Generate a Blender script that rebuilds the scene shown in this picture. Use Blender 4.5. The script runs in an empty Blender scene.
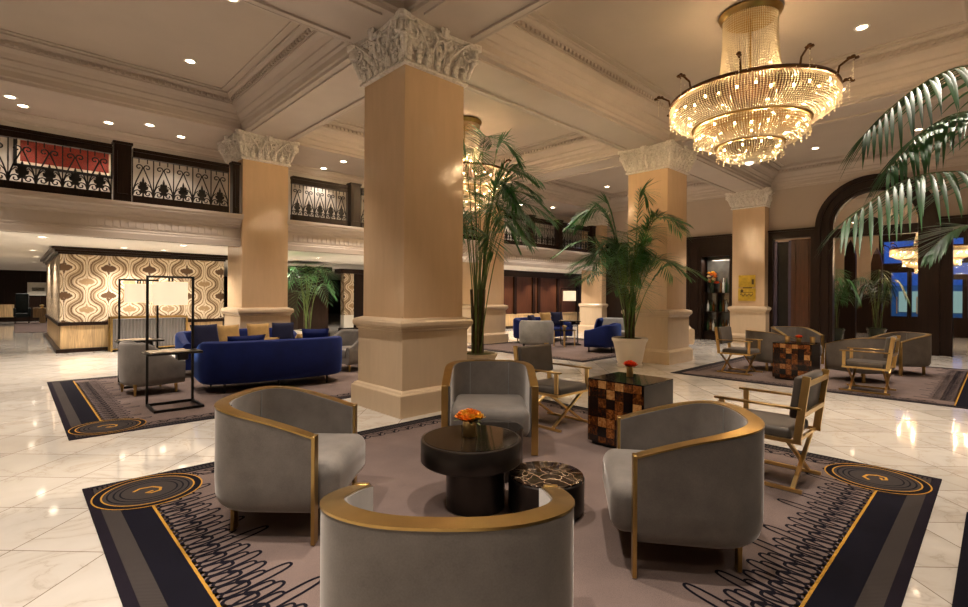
import bpy, bmesh, math, random
from mathutils import Vector, Matrix
random.seed(7)
PI = math.pi
SC = bpy.context.scene
COL = SC.collection

# ------------------------------------------------------------------ helpers
class MB:
    """collects geometry, then links it as ONE mesh object"""
    def __init__(s, xf=None):
        s.v = []; s.f = []; s.m = []; s.sm = []; s.xf = xf
    def add(s, vs, fs, m=0, smooth=False):
        b = len(s.v)
        if s.xf is not None:
            vs = [s.xf @ Vector(p) for p in vs]
        s.v.extend([tuple(p) for p in vs])
        for f in fs:
            s.f.append(tuple(i + b for i in f)); s.m.append(m); s.sm.append(smooth)
        return s
    def box(s, x0, x1, y0, y1, z0, z1, m=0):
        vs = [(x, y, z) for z in (z0, z1) for y in (y0, y1) for x in (x0, x1)]
        return s.add(vs, [(0, 2, 3, 1), (4, 5, 7, 6), (0, 1, 5, 4), (2, 6, 7, 3), (0, 4, 6, 2), (1, 3, 7, 5)], m)
    def rbox(s, c, d, r, seg=3, m=0, rot=None, taper=None):
        bm = bmesh.new()
        bmesh.ops.create_cube(bm, size=1.0)
        for v in bm.verts:
            v.co = Vector((v.co.x * d[0], v.co.y * d[1], v.co.z * d[2]))
        bmesh.ops.bevel(bm, geom=list(bm.edges), offset=r, segments=seg, profile=.5, affect='EDGES')
        bm.verts.ensure_lookup_table()
        mt = Matrix.Translation(Vector(c)) @ (rot.to_4x4() if rot else Matrix())
        s.add([mt @ v.co for v in bm.verts], [[v.index for v in f.verts] for f in bm.faces], m, True)
        bm.free(); return s
    def tube(s, pts, r, seg=6, closed=False, m=0, cap=True, flat=1.0):
        pts = [Vector(p) for p in pts]; n = len(pts)
        rs = r if isinstance(r, (list, tuple)) else [r] * n
        tg = []
        for i in range(n):
            a = pts[(i - 1) % n] if (closed or i > 0) else pts[i]
            b = pts[(i + 1) % n] if (closed or i < n - 1) else pts[i]
            t = (b - a); t = t.normalized() if t.length > 1e-9 else Vector((0, 0, 1)); tg.append(t)
        ref = Vector((0, 0, 1)) if abs(tg[0].z) < .9 else Vector((1, 0, 0))
        nrm = (ref - tg[0] * ref.dot(tg[0])).normalized()
        vs = []
        for i in range(n):
            nrm = nrm - tg[i] * nrm.dot(tg[i])
            nrm = nrm.normalized() if nrm.length > 1e-6 else tg[i].orthogonal().normalized()
            bi = tg[i].cross(nrm)
            for k in range(seg):
                a = 2 * PI * k / seg
                vs.append(pts[i] + nrm * (math.cos(a) * rs[i] * flat) + bi * (math.sin(a) * rs[i]))
        fs = []
        for i in range(n if closed else n - 1):
            j = (i + 1) % n
            for k in range(seg):
                l = (k + 1) % seg
                fs.append((i * seg + k, i * seg + l, j * seg + l, j * seg + k))
        if cap and not closed:
            fs.append(tuple(range(seg))[::-1]); fs.append(tuple((n - 1) * seg + k for k in range(seg)))
        return s.add(vs, fs, m, True)
    def bar(s, a, b, w, h, m=0, up=(0, 0, 1)):
        """square bar from a to b; w across, h along up"""
        a = Vector(a); b = Vector(b); t = (b - a).normalized(); u = Vector(up)
        if abs(t.dot(u)) > .98: u = Vector((1, 0, 0)) if abs(t.x) < .9 else Vector((0, 1, 0))
        sd = t.cross(u).normalized(); u = sd.cross(t).normalized()
        vs = []
        for p in (a, b):
            for i, j in ((-1, -1), (1, -1), (1, 1), (-1, 1)):
                vs.append(p + sd * (i * w / 2) + u * (j * h / 2))
        return s.add(vs, [(3, 2, 1, 0), (4, 5, 6, 7), (0, 1, 5, 4), (1, 2, 6, 5), (2, 3, 7, 6), (3, 0, 4, 7)], m)
    def lathe(s, prof, seg=32, c=(0, 0, 0), m=0, a0=0, a1=2 * PI):
        full = abs(a1 - a0 - 2 * PI) < 1e-6
        k = seg if full else seg + 1
        vs = []
        for r, z in prof:
            for i in range(k):
                a = a0 + (a1 - a0) * i / seg
                vs.append((c[0] + r * math.cos(a), c[1] + r * math.sin(a), c[2] + z))
        fs = []
        for j in range(len(prof) - 1):
            for i in range(seg):
                l = (i + 1) % k
                fs.append((j * k + i, j * k + l, (j + 1) * k + l, (j + 1) * k + i))
        if prof[0][0] > 1e-5 and full: fs.append(tuple(range(k))[::-1])
        if prof[-1][0] > 1e-5 and full: fs.append(tuple((len(prof) - 1) * k + i for i in range(k)))
        return s.add(vs, fs, m, True)
    def sq(s, prof, c=(0, 0), m=0, cap=True):
        """square lathe: list of (half width, z)"""
        vs = []
        for h, z in prof:
            vs += [(c[0] - h, c[1] - h, z), (c[0] + h, c[1] - h, z), (c[0] + h, c[1] + h, z), (c[0] - h, c[1] + h, z)]
        fs = []
        for j in range(len(prof) - 1):
            for i in range(4):
                l = (i + 1) % 4
                fs.append((j * 4 + i, j * 4 + l, (j + 1) * 4 + l, (j + 1) * 4 + i))
        if cap:
            fs.append((3, 2, 1, 0)); n = (len(prof) - 1) * 4; fs.append((n, n + 1, n + 2, n + 3))
        return s.add(vs, fs, m)
    def ball(s, c, r, m=0, seg=8, rings=5, rot=None):
        rx, ry, rz = r if isinstance(r, (list, tuple)) else (r, r, r)
        vs = []; fs = []
        for j in range(rings + 1):
            t = PI * j / rings
            for i in range(seg):
                a = 2 * PI * i / seg
                p = Vector((rx * math.sin(t) * math.cos(a), ry * math.sin(t) * math.sin(a), rz * math.cos(t)))
                if rot: p = rot @ p
                vs.append((c[0] + p.x, c[1] + p.y, c[2] + p.z))
        for j in range(rings):
            for i in range(seg):
                l = (i + 1) % seg
                fs.append((j * seg + i, (j + 1) * seg + i, (j + 1) * seg + l, j * seg + l))
        return s.add(vs, fs, m, True)
    def grid(s, fn, nu, nv, m=0, closed_u=False, smooth=True):
        vs = [fn(i / nu if not closed_u else i / nu, j / nv) for j in range(nv + 1) for i in range(nu if closed_u else nu + 1)]
        k = nu if closed_u else nu + 1
        fs = []
        for j in range(nv):
            for i in range(nu):
                l = (i + 1) % k
                fs.append((j * k + i, j * k + l, (j + 1) * k + l, (j + 1) * k + i))
        return s.add(vs, fs, m, smooth)
    def prism(s, poly, z0, z1, m=0):
        n = len(poly)
        vs = [(x, y, z0) for x, y in poly] + [(x, y, z1) for x, y in poly]
        fs = [tuple(range(n))[::-1], tuple(range(n, 2 * n))] + [(i, (i + 1) % n, n + (i + 1) % n, n + i) for i in range(n)]
        return s.add(vs, fs, m)
    def sweep_rect(s, x0, x1, y0, y1, prof, m=0):
        """profile (d inward, z) swept round the inside of a rectangle with mitred corners"""
        vs = []
        for d, z in prof:
            vs += [(x0 + d, y0 + d, z), (x1 - d, y0 + d, z), (x1 - d, y1 - d, z), (x0 + d, y1 - d, z)]
        fs = []
        for j in range(len(prof) - 1):
            for i in range(4):
                l = (i + 1) % 4
                fs.append((j * 4 + l, j * 4 + i, (j + 1) * 4 + i, (j + 1) * 4 + l))
        return s.add(vs, fs, m)
    def extr(s, prof, axis, a, b, m=0):
        """profile of (p, z) extruded along axis 'x' or 'y'; p is the other horizontal coordinate"""
        n = len(prof); vs = []
        for t in (a, b):
            for p, z in prof:
                vs.append((t, p, z) if axis == 'x' else (p, t, z))
        fs = [(i, i + 1, n + i + 1, n + i) for i in range(n - 1)]
        return s.add(vs, fs, m)
    def build(s, name, mats, parent=None, loc=None, rz=0, sharp=38):
        me = bpy.data.meshes.new(name)
        me.from_pydata(s.v, [], s.f)
        if not isinstance(mats, (list, tuple)): mats = [mats]
        for q in mats: me.materials.append(q)
        me.polygons.foreach_set('material_index', s.m)
        me.polygons.foreach_set('use_smooth', s.sm)
        me.update()
        if any(s.sm) and sharp:
            try: me.set_sharp_from_angle(angle=math.radians(sharp))
            except Exception: pass
        o = bpy.data.objects.new(name, me); COL.objects.link(o)
        if parent: o.parent = parent
        if loc is not None: o.location = loc
        if rz: o.rotation_euler = (0, 0, rz)
        return o

def tag(o, label=None, cat=None, group=None, kind=None):
    if label: o['label'] = label
    if cat: o['category'] = cat
    if group: o['group'] = group
    if kind: o['kind'] = kind
    return o
def thing(name, label, cat, loc=(0, 0, 0), rz=0, group=None):
    o = bpy.data.objects.new(name, None); COL.objects.link(o)
    o.empty_display_size = .1
    o.location = loc; o.rotation_euler = (0, 0, rz)
    return tag(o, label, cat, group)
def kids(o): return [c for c in bpy.data.objects if c.parent == o]
def dup(root, loc=None, rz=None, label=None, group=None, _k=None):
    c = root.copy(); COL.objects.link(c)
    if loc is not None: c.location = loc
    if rz is not None: c.rotation_euler = (0, 0, rz)
    if label: c['label'] = label
    if group: c['group'] = group
    for ch in kids(root):
        d = dup(ch); d.parent = c
        d.matrix_parent_inverse = ch.matrix_parent_inverse.copy()
    return c
def structure(o): o['kind'] = 'structure'; return o

# ------------------------------------------------------------------ materials
def newmat(name):
    m = bpy.data.materials.new(name); m.use_nodes = True
    nt = m.node_tree; b = nt.nodes['Principled BSDF']
    return m, nt, b
def setp(b, **k):
    for a, v in k.items():
        a = a.replace('_', ' ')
        if a in b.inputs: b.inputs[a].default_value = v
def rgba(c): return (c[0], c[1], c[2], 1)
def N(nt, t, **k):
    n = nt.nodes.new(t)
    for a, v in k.items():
        if a.startswith('i'):
            n.inputs[int(a[1:])].default_value = v
        else: setattr(n, a, v)
    return n
def M(nt, op, a, b=None, c=None):
    n = nt.nodes.new('ShaderNodeMath'); n.operation = op
    for i, q in enumerate((a, b, c)):
        if q is None: continue
        if isinstance(q, (int, float)): n.inputs[i].default_value = q
        else: nt.links.new(q, n.inputs[i])
    return n.outputs[0]
def ramp(nt, fac, stops, interp='LINEAR'):
    n = nt.nodes.new('ShaderNodeValToRGB'); n.color_ramp.interpolation = interp
    el = n.color_ramp.elements
    while len(el) > 1: el.remove(el[-1])
    el[0].position = stops[0][0]; el[0].color = rgba(stops[0][1])
    for p, c in stops[1:]:
        e = el.new(p); e.color = rgba(c)
    nt.links.new(fac, n.inputs[0]); return n.outputs[0]
def objco(nt, scale=(1, 1, 1), rot=(0, 0, 0)):
    t = nt.nodes.new('ShaderNodeTexCoord'); mp = nt.nodes.new('ShaderNodeMapping')
    mp.inputs['Scale'].default_value = scale; mp.inputs['Rotation'].default_value = rot
    nt.links.new(t.outputs['Object'], mp.inputs[0]); return mp.outputs[0]
def noise(nt, co, scale, detail=3, rough=.5, dist=0):
    n = nt.nodes.new('ShaderNodeTexNoise'); n.inputs['Scale'].default_value = scale
    n.inputs['Detail'].default_value = detail; n.inputs['Roughness'].default_value = rough; n.inputs['Distortion'].default_value = dist
    nt.links.new(co, n.inputs['Vector']); return n.outputs[0]
def bump(nt, b, h, strength=.2, dist=.01):
    n = nt.nodes.new('ShaderNodeBump'); n.inputs['Strength'].default_value = strength; n.inputs['Distance'].default_value = dist
    nt.links.new(h, n.inputs['Height']); nt.links.new(n.outputs[0], b.inputs['Normal'])
def plain(name, c, rough=.5, metal=0, var=.12, scale=6, **k):
    m, nt, b = newmat(name)
    setp(b, Roughness=rough, Metallic=metal, **k)
    lo = tuple(x * (1 - var) for x in c); hi = tuple(min(1, x * (1 + var)) for x in c)
    col = ramp(nt, noise(nt, objco(nt), scale), [(.3, lo), (.7, hi)])
    nt.links.new(col, b.inputs['Base Color']); return m
def emit(name, c, strength):
    m, nt, b = newmat(name)
    setp(b, Base_Color=rgba(c), Emission_Color=rgba(c), Emission_Strength=strength, Roughness=.4); return m

def velvet(name, c, sheen=.5, tint=(1, .95, .9)):
    m, nt, b = newmat(name)
    setp(b, Roughness=.75, Sheen_Weight=sheen, Sheen_Roughness=.35, Sheen_Tint=rgba(tint))
    b.inputs['Specular IOR Level'].default_value = .25
    co = objco(nt)
    n1 = noise(nt, co, 5, 4, .6); n2 = noise(nt, co, 160, 2, .5)
    mix = M(nt, 'ADD', M(nt, 'MULTIPLY', n1, .7), M(nt, 'MULTIPLY', n2, .3))
    nt.links.new(ramp(nt, mix, [(.3, tuple(x * .75 for x in c)), (.7, tuple(x * 1.25 for x in c))]), b.inputs['Base Color'])
    bump(nt, b, n2, .12, .002); return m

GREYV = velvet('grey_velvet', (.178, .160, .142), .6)
BLUEV = velvet('blue_velvet', (.003, .011, .095), .4, (.12, .3, 1))
NAVYV = velvet('navy_velvet', (.006, .008, .035), .3, (.4, .5, 1))
TANV = velvet('gold_fabric', (.45, .28, .10), .2)
PALEGREY = velvet('pale_grey_fabric', (.25, .25, .245), .3)
BRASS = plain('aged_brass', (.50, .335, .12), .3, 1, .10, 9)
GOLD = plain('polished_gold', (.88, .62, .26), .3, 1, .06, 5)
BRONZE = plain('dark_bronze', (.045, .038, .034), .32, .85, .2, 4)
BLACKM = plain('black_metal', (.012, .011, .010), .4, .4, .2, 8)
IRON = plain('wrought_iron', (.010, .008, .006), .5, .3, .2, 8)
PLASTER = plain('ceiling_plaster', (.52, .447, .372), .8, 0, .03, 1.5)
TRIMP = plain('cornice_plaster', (.54, .468, .402), .6, 0, .04, 2)
WALLP = plain('wall_plaster', (.46, .382, .312), .8, 0, .03, 1.2)
WHITEP = plain('white_plaster', (.90, .87, .80), .7, 0, .03, 1.2)
POTW = plain('white_ceramic', (.70, .64, .56), .35, 0, .04, 3)
SOIL = plain('dark_soil', (.03, .02, .012), .95, 0, .4, 40)
MOSS = plain('green_moss', (.06, .07, .015), .95, 0, .4, 60)
STEM = plain('palm_stem', (.10, .16, .035), .5, 0, .35, 6)
TRUNK = plain('palm_trunk', (.06, .045, .02), .8, 0, .4, 14)
LEAF = plain('palm_leaf', (.038, .15, .034), .42, 0, .45, 3)
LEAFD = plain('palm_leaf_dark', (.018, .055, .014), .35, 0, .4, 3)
SHADE = emit('lit_lampshade', (1.0, .84, .58), .74)
LENS = emit('lit_downlight', (1.0, .86, .66), 14)
BULB = emit('lit_bulb', (1.0, .66, .28), 40)
GLASSB = plain('dark_bottle_glass', (.02, .03, .02), .08, 0, .2, 4)

def wood(name, c, rough=.3, scale=1.0, axis=2):
    m, nt, b = newmat(name); setp(b, Roughness=rough)
    sc = [9 * scale] * 3; sc[axis] = .6 * scale
    n = noise(nt, objco(nt, tuple(sc)), 2.2, 5, .6, 1.2)
    nt.links.new(ramp(nt, n, [(.25, tuple(x * .5 for x in c)), (.75, tuple(x * 1.4 for x in c))]), b.inputs['Base Color'])
    bump(nt, b, n, .06, .003); return m
DARKW = wood('dark_walnut', (.017, .0078, .0045), .36)
REDW = wood('mahogany_panel', (.075, .027, .012), .28)
setp(DARKW.node_tree.nodes['Principled BSDF'], Specular_IOR_Level=.22)
TANW = wood('pale_oak', (.55, .38, .19), .45)

def stone(name, c, rough=.14):
    m, nt, b = newmat(name); setp(b, Roughness=rough)
    co = objco(nt, (1, 1, .16)); n = noise(nt, co, 9, 5, .6, .4)
    n2 = noise(nt, objco(nt), 1.1, 3)
    f = M(nt, 'ADD', M(nt, 'MULTIPLY', n, .6), M(nt, 'MULTIPLY', n2, .4))
    nt.links.new(ramp(nt, f, [(.3, tuple(x * .92 for x in c)), (.7, tuple(min(1, x * 1.05) for x in c))]), b.inputs['Base Color'])
    return m
TRAV = stone('honey_marble', (.66, .47, .29), .13)
TRAVP = stone('pale_honey_marble', (.64, .50, .34), .22)

def capital_mat():
    m, nt, b = newmat('carved_plaster'); setp(b, Roughness=.7)
    co = objco(nt); n = noise(nt, co, 24, 4, .6)
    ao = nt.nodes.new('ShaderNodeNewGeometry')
    p = ramp(nt, ao.outputs['Pointiness'], [(.42, (.42, .37, .31)), (.50, (.80, .75, .68))])  # crease shade of the carving painted into the colour by pointiness
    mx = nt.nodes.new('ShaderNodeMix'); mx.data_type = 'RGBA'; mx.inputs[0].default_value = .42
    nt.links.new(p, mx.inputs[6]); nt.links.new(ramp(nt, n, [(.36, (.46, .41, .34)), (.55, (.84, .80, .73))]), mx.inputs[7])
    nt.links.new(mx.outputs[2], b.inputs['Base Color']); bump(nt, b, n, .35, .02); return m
CARVED = capital_mat()

def floor_mat():
    m, nt, b = newmat('polished_marble_tiles')
    T = .58
    co = objco(nt, (1 / T, 1 / T, 1 / T), (0, 0, math.radians(45)))
    sep = nt.nodes.new('ShaderNodeSeparateXYZ'); nt.links.new(co, sep.inputs[0])
    x, y = sep.outputs[0], sep.outputs[1]
    gx = M(nt, 'MINIMUM', M(nt, 'FRACT', x), M(nt, 'SUBTRACT', 1, M(nt, 'FRACT', x)))
    gy = M(nt, 'MINIMUM', M(nt, 'FRACT', y), M(nt, 'SUBTRACT', 1, M(nt, 'FRACT', y)))
    g = M(nt, 'LESS_THAN', M(nt, 'MINIMUM', gx, gy), .006)
    cid = nt.nodes.new('ShaderNodeCombineXYZ')
    nt.links.new(M(nt, 'FLOOR', x), cid.inputs[0]); nt.links.new(M(nt, 'FLOOR', y), cid.inputs[1])
    wn = nt.nodes.new('ShaderNodeTexWhiteNoise'); nt.links.new(cid.outputs[0], wn.inputs['Vector'])
    off = nt.nodes.new('ShaderNodeVectorMath'); off.operation = 'MULTIPLY_ADD'
    nt.links.new(wn.outputs['Color'], off.inputs[0]); off.inputs[1].default_value = (9, 9, 9); nt.links.new(co, off.inputs[2])
    n = noise(nt, off.outputs[0], .75, 7, .58, 1.4)
    vein = M(nt, 'ABSOLUTE', M(nt, 'SUBTRACT', n, .5))
    base = ramp(nt, vein, [(0, (.55, .50, .43)), (.010, (.64, .59, .52)), (.04, (.67, .63, .565)), (.25, (.73, .69, .63))])
    mx = nt.nodes.new('ShaderNodeMix'); mx.data_type = 'RGBA'; mx.blend_type = 'MULTIPLY'; mx.inputs[0].default_value = 1
    nt.links.new(base, mx.inputs[6]); nt.links.new(ramp(nt, wn.outputs['Value'], [(0, (.85, .84, .82)), (1, (1, 1, 1))]), mx.inputs[7])
    mg = nt.nodes.new('ShaderNodeMix'); mg.data_type = 'RGBA'; nt.links.new(g, mg.inputs[0])
    nt.links.new(mx.outputs[2], mg.inputs[6]); mg.inputs[7].default_value = (.24, .19, .14, 1)
    nt.links.new(mg.outputs[2], b.inputs['Base Color'])
    setp(b, Roughness=.06); b.inputs['Specular IOR Level'].default_value = .75
    bump(nt, b, noise(nt, objco(nt), 2.0, 2), .02, .02)
    return m
FLOORM = floor_mat()

def carpet(name, c, ribs=None):
    m, nt, b = newmat(name); setp(b, Roughness=.95, Sheen_Weight=.0); b.inputs['Specular IOR Level'].default_value = .1
    co = objco(nt); n = noise(nt, co, 260, 2, .6); n2 = noise(nt, co, 2.2, 3)
    f = M(nt, 'ADD', M(nt, 'MULTIPLY', n, .65), M(nt, 'MULTIPLY', n2, .35))
    if ribs:
        sp = nt.nodes.new('ShaderNodeSeparateXYZ'); nt.links.new(co, sp.inputs[0])
        f = M(nt, 'ADD', M(nt, 'MULTIPLY', f, .55), M(nt, 'MULTIPLY', M(nt, 'FRACT', M(nt, 'MULTIPLY', M(nt, 'ADD', sp.outputs[0], sp.outputs[1]), 60)), .45))
    nt.links.new(ramp(nt, f, [(.3, tuple(x * .62 for x in c)), (.72, tuple(x * 1.35 for x in c))]), b.inputs['Base Color'])
    bump(nt, b, n, .4, .004); return m
C_FIELD = carpet('taupe_carpet', (.175, .130, .115))
C_NAVY = carpet('navy_carpet', (.007, .0065, .012))
C_EDGE = carpet('plum_black_carpet', (.013, .010, .016))
C_GREY = carpet('ribbed_grey_carpet', (.050, .042, .039), True)
C_BLACK = carpet('black_carpet_line', (.007, .006, .010))
C_GOLD = carpet('gold_carpet_line', (.48, .25, .04))

def tortoise():
    m, nt, b = newmat('tortoiseshell_tiles'); setp(b, Roughness=.16)
    co = objco(nt); sp = nt.nodes.new('ShaderNodeSeparateXYZ'); nt.links.new(co, sp.inputs[0])
    k = 1 / .098
    cid = nt.nodes.new('ShaderNodeCombineXYZ')
    ax = [M(nt, 'MULTIPLY', sp.outputs[i], k) for i in range(3)]
    nt.links.new(M(nt, 'FLOOR', M(nt, 'ADD', ax[1], .02)), cid.inputs[1]); nt.links.new(M(nt, 'FLOOR', M(nt, 'ADD', ax[2], .02)), cid.inputs[2])
    wn = nt.nodes.new('ShaderNodeTexWhiteNoise'); nt.links.new(cid.outputs[0], wn.inputs['Vector'])
    n = noise(nt, co, 26, 4, .65, .8)
    chk = M(nt, 'MODULO', M(nt, 'ABSOLUTE', M(nt, 'ADD', M(nt, 'FLOOR', M(nt, 'ADD', ax[1], .02)), M(nt, 'FLOOR', M(nt, 'ADD', ax[2], .02)))), 2)
    f = M(nt, 'ADD', M(nt, 'ADD', M(nt, 'MULTIPLY', wn.outputs['Value'], .55), M(nt, 'MULTIPLY', n, .75)), M(nt, 'MULTIPLY', chk, .16))
    f = M(nt, 'SUBTRACT', f, .12)
    col = ramp(nt, f, [(.36, (.004, .002, .002)), (.52, (.018, .006, .003)), (.66, (.085, .024, .005)), (.80, (.26, .085, .018)), (.98, (.50, .26, .09))])
    e = [M(nt, 'LESS_THAN', M(nt, 'FRACT', M(nt, 'ADD', ax[i], .02)), .05) for i in (1, 2)]
    mg = nt.nodes.new('ShaderNodeMix'); mg.data_type = 'RGBA'; nt.links.new(M(nt, 'MAXIMUM', e[0], e[1]), mg.inputs[0])
    nt.links.new(col, mg.inputs[6]); mg.inputs[7].default_value = (.004, .003, .002, 1)
    nt.links.new(mg.outputs[2], b.inputs['Base Color']); return m
TORT = tortoise()

def marble_top():
    m, nt, b = newmat('dark_veined_marble'); setp(b, Roughness=.1)
    co = objco(nt); v = nt.nodes.new('ShaderNodeTexVoronoi'); v.feature = 'DISTANCE_TO_EDGE'; v.inputs['Scale'].default_value = 8.5
    w = nt.nodes.new('ShaderNodeVectorMath'); w.operation = 'MULTIPLY_ADD'
    nn = nt.nodes.new('ShaderNodeTexNoise'); nn.inputs['Scale'].default_value = 5; nt.links.new(co, nn.inputs['Vector'])
    nt.links.new(nn.outputs['Color'], w.inputs[0]); w.inputs[1].default_value = (.22, .22, .22); nt.links.new(co, w.inputs[2])
    nt.links.new(w.outputs[0], v.inputs['Vector'])
    thick = M(nt, 'ADD', v.outputs['Distance'], M(nt, 'MULTIPLY', noise(nt, co, 4, 2), .05))
    nt.links.new(ramp(nt, thick, [(.022, (.70, .55, .38)), (.034, (.16, .10, .06)), (.08, (.030, .018, .011)), (.3, (.018, .011, .007))]), b.inputs['Base Color'])
    return m
DMARB = marble_top()

def wallpaper():
    m, nt, b = newmat('ogee_wallpaper'); setp(b, Roughness=.55)
    sp = nt.nodes.new('ShaderNodeSeparateXYZ'); nt.links.new(objco(nt), sp.inputs[0])
    xy = M(nt, 'ADD', sp.outputs[0], sp.outputs[1]); z = sp.outputs[2]
    P, Q = .93, .74
    u = M(nt, 'ABSOLUTE', M(nt, 'SUBTRACT', M(nt, 'FRACT', M(nt, 'DIVIDE', xy, P)), .5))           # 0 centre .5 edge
    cz = M(nt, 'COSINE', M(nt, 'MULTIPLY', z, 2 * PI / Q))
    amp = M(nt, 'MULTIPLY', M(nt, 'SINE', M(nt, 'MULTIPLY', u, 2 * PI)), .19)
    w = M(nt, 'ADD', u, M(nt, 'MULTIPLY', cz, amp))
    w = M(nt, 'ADD', w, M(nt, 'MULTIPLY', M(nt, 'SUBTRACT', noise(nt, objco(nt), 18, 3), .5), .05))
    cr = (.72, .60, .42); br = (.11, .055, .02); tn = (.40, .27, .14); pl = (.80, .70, .54)
    col = ramp(nt, M(nt, 'MULTIPLY', w, 2), [(.0, tn), (.02, pl), (.06, cr), (.09, br), (.12, tn), (.15, cr), (.21, pl), (.25, tn), (.28, cr), (.33, br), (.39, br), (.42, tn), (.46, br), (.50, cr), (.55, br), (.62, tn), (.65, br), (.69, cr), (.74, tn), (.78, pl), (.83, cr), (.86, br), (.89, tn), (.92, cr), (.97, pl), (.99, br)])
    nt.links.new(col, b.inputs['Base Color']); return m
WALLPAPER = wallpaper()

def artmat():
    m, nt, b = newmat('red_abstract_art'); setp(b, Roughness=.6)
    co = objco(nt); n = noise(nt, co, 15, 6, .75, 2.5)
    nt.links.new(ramp(nt, n, [(.30, (.02, .008, .006)), (.41, (.16, .015, .008)), (.50, (.36, .032, .010)), (.57, (.05, .010, .008)), (.63, (.42, .10, .025)), (.70, (.03, .01, .01)), (.8, (.6, .36, .2))]), b.inputs['Base Color'])
    return m
ARTM = artmat()

def fluted(name, c, k=40):
    m, nt, b = newmat(name); setp(b, Roughness=.5)
    sp = nt.nodes.new('ShaderNodeSeparateXYZ'); nt.links.new(objco(nt), sp.inputs[0])
    f = M(nt, 'SINE', M(nt, 'MULTIPLY', sp.outputs[0], k * 2))
    nt.links.new(ramp(nt, M(nt, 'ADD', M(nt, 'MULTIPLY', f, .5), .5), [(0, tuple(x * .8 for x in c)), (1, c)]), b.inputs['Base Color'])
    bump(nt, b, f, .6, .02); return m

def crystal():
    m, nt, b = newmat('cut_crystal')
    nt.nodes.remove(b); out = nt.nodes['Material Output']
    tr = nt.nodes.new('ShaderNodeBsdfTranslucent'); tr.inputs[0].default_value = (1, .92, .76, 1)
    gl = nt.nodes.new('ShaderNodeBsdfGlossy'); gl.inputs['Roughness'].default_value = .12; gl.inputs[0].default_value = (1, .9, .72, 1)
    df = nt.nodes.new('ShaderNodeBsdfDiffuse'); df.inputs[0].default_value = (.95, .86, .70, 1)
    m1 = nt.nodes.new('ShaderNodeMixShader'); m1.inputs[0].default_value = .4
    m2 = nt.nodes.new('ShaderNodeMixShader'); m2.inputs[0].default_value = .22
    nt.links.new(tr.outputs[0], m1.inputs[1]); nt.links.new(df.outputs[0], m1.inputs[2])
    nt.links.new(m1.outputs[0], m2.inputs[1]); nt.links.new(gl.outputs[0], m2.inputs[2])
    nt.links.new(m2.outputs[0], out.inputs[0]); return m
CRYSTAL = crystal()
def glassmat():
    m, nt, b = newmat('clear_pane'); nt.nodes.remove(b); out = nt.nodes['Material Output']
    t = nt.nodes.new('ShaderNodeBsdfTransparent'); t.inputs[0].default_value = (.9, .94, 1, 1)
    g = nt.nodes.new('ShaderNodeBsdfGlossy'); g.inputs['Roughness'].default_value = .03
    fr = nt.nodes.new('ShaderNodeFresnel'); fr.inputs[0].default_value = 1.45
    mx = nt.nodes.new('ShaderNodeMixShader'); nt.links.new(fr.outputs[0], mx.inputs[0])
    nt.links.new(t.outputs[0], mx.inputs[1]); nt.links.new(g.outputs[0], mx.inputs[2]); nt.links.new(mx.outputs[0], out.inputs[0]); return m
PANE = glassmat()

# ------------------------------------------------------------------ camera
F = 493.0; YAW = math.atan2(516, F)
ca, sa = math.cos(YAW), math.sin(YAW)            # forward = (ca, sa)
cam_d = bpy.data.cameras.new('camera'); cam = bpy.data.objects.new('camera', cam_d); COL.objects.link(cam)
cam_d.sensor_width = 36; cam_d.lens = 36 * F / 968; cam_d.shift_y = -(303.5 - 295.5) / 968
cam_d.clip_start = .02; cam_d.clip_end = 200
cam.matrix_world = Matrix.Translation((0, 0, 1.55)) @ Matrix.Rotation(-math.atan2(ca, sa), 4, 'Z') @ Matrix.Rotation(PI / 2, 4, 'X') @ Matrix.Rotation(.006, 4, 'Z')
SC.camera = cam

# ------------------------------------------------------------------ the setting
ZC, ZS = 5.70, 5.07
DX = 18.1                      # plane of the entrance wall
structure(MB().box(-7, 30, -8, 38, -.12, 0).build('floor', FLOORM))
c = MB()
c.box(-7, 18.2, -8, 11.5, ZC, ZC + .12)
structure(c.build('ceiling', PLASTER))
XB = [(-3.6, -2.6), (3.62, 4.62), (10.85, 11.85)]
YB = [(-1.2, -.2), (5.28, 6.28)]
b = MB()
for x0, x1 in XB: b.box(x0, x1, -8, 11.45, ZS, ZC + .05)
xs = [-7] + [q for p in XB for q in p] + [DX]
for y0, y1 in YB:
    for i in range(0, len(xs), 2): b.box(xs[i], xs[i + 1], y0, y1, ZS, ZC + .05)
b.box(-7, DX + .1, 11.45, 13.5, ZS, ZC + .05)
structure(b.build('ceiling_beams', TRIMP))
# thin fillets that frame each beam soffit
fl = MB()
for (y0, y1) in YB:
    for i in range(2, len(xs), 2):
        for y in (y0 + .07, y1 - .13): fl.box(xs[i] + (.3 if i else 0), xs[i + 1] - .3, y, y + .06, ZS - .03, ZS + .01)
for (x0, x1) in XB[1:]:
    for (ya, yb) in ((-.2, 5.28), (6.28, 11.45)):
        for x in (x0 + .07, x1 - .13): fl.box(x, x + .06, ya + .3, yb - .3, ZS - .03, ZS + .01)
structure(fl.build('trim_1', TRIMP))
CORN = [(0, ZS - .005), (.035, ZS - .005), (.035, ZS + .05), (.06, ZS + .07), (.06, ZS + .17), (.10, ZS + .20), (.10, ZS + .235), (.15, ZS + .28),
        (.18, ZS + .30), (.18, ZS + .33), (.23, ZS + .40), (.31, ZS + .46), (.31, ZS + .485), (.33, ZS + .485), (.33, ZS + .555), (.40, ZS + .575), (.43, ZS + .60), (.46, ZS + .60), (.46, ZC + .005)]
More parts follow.
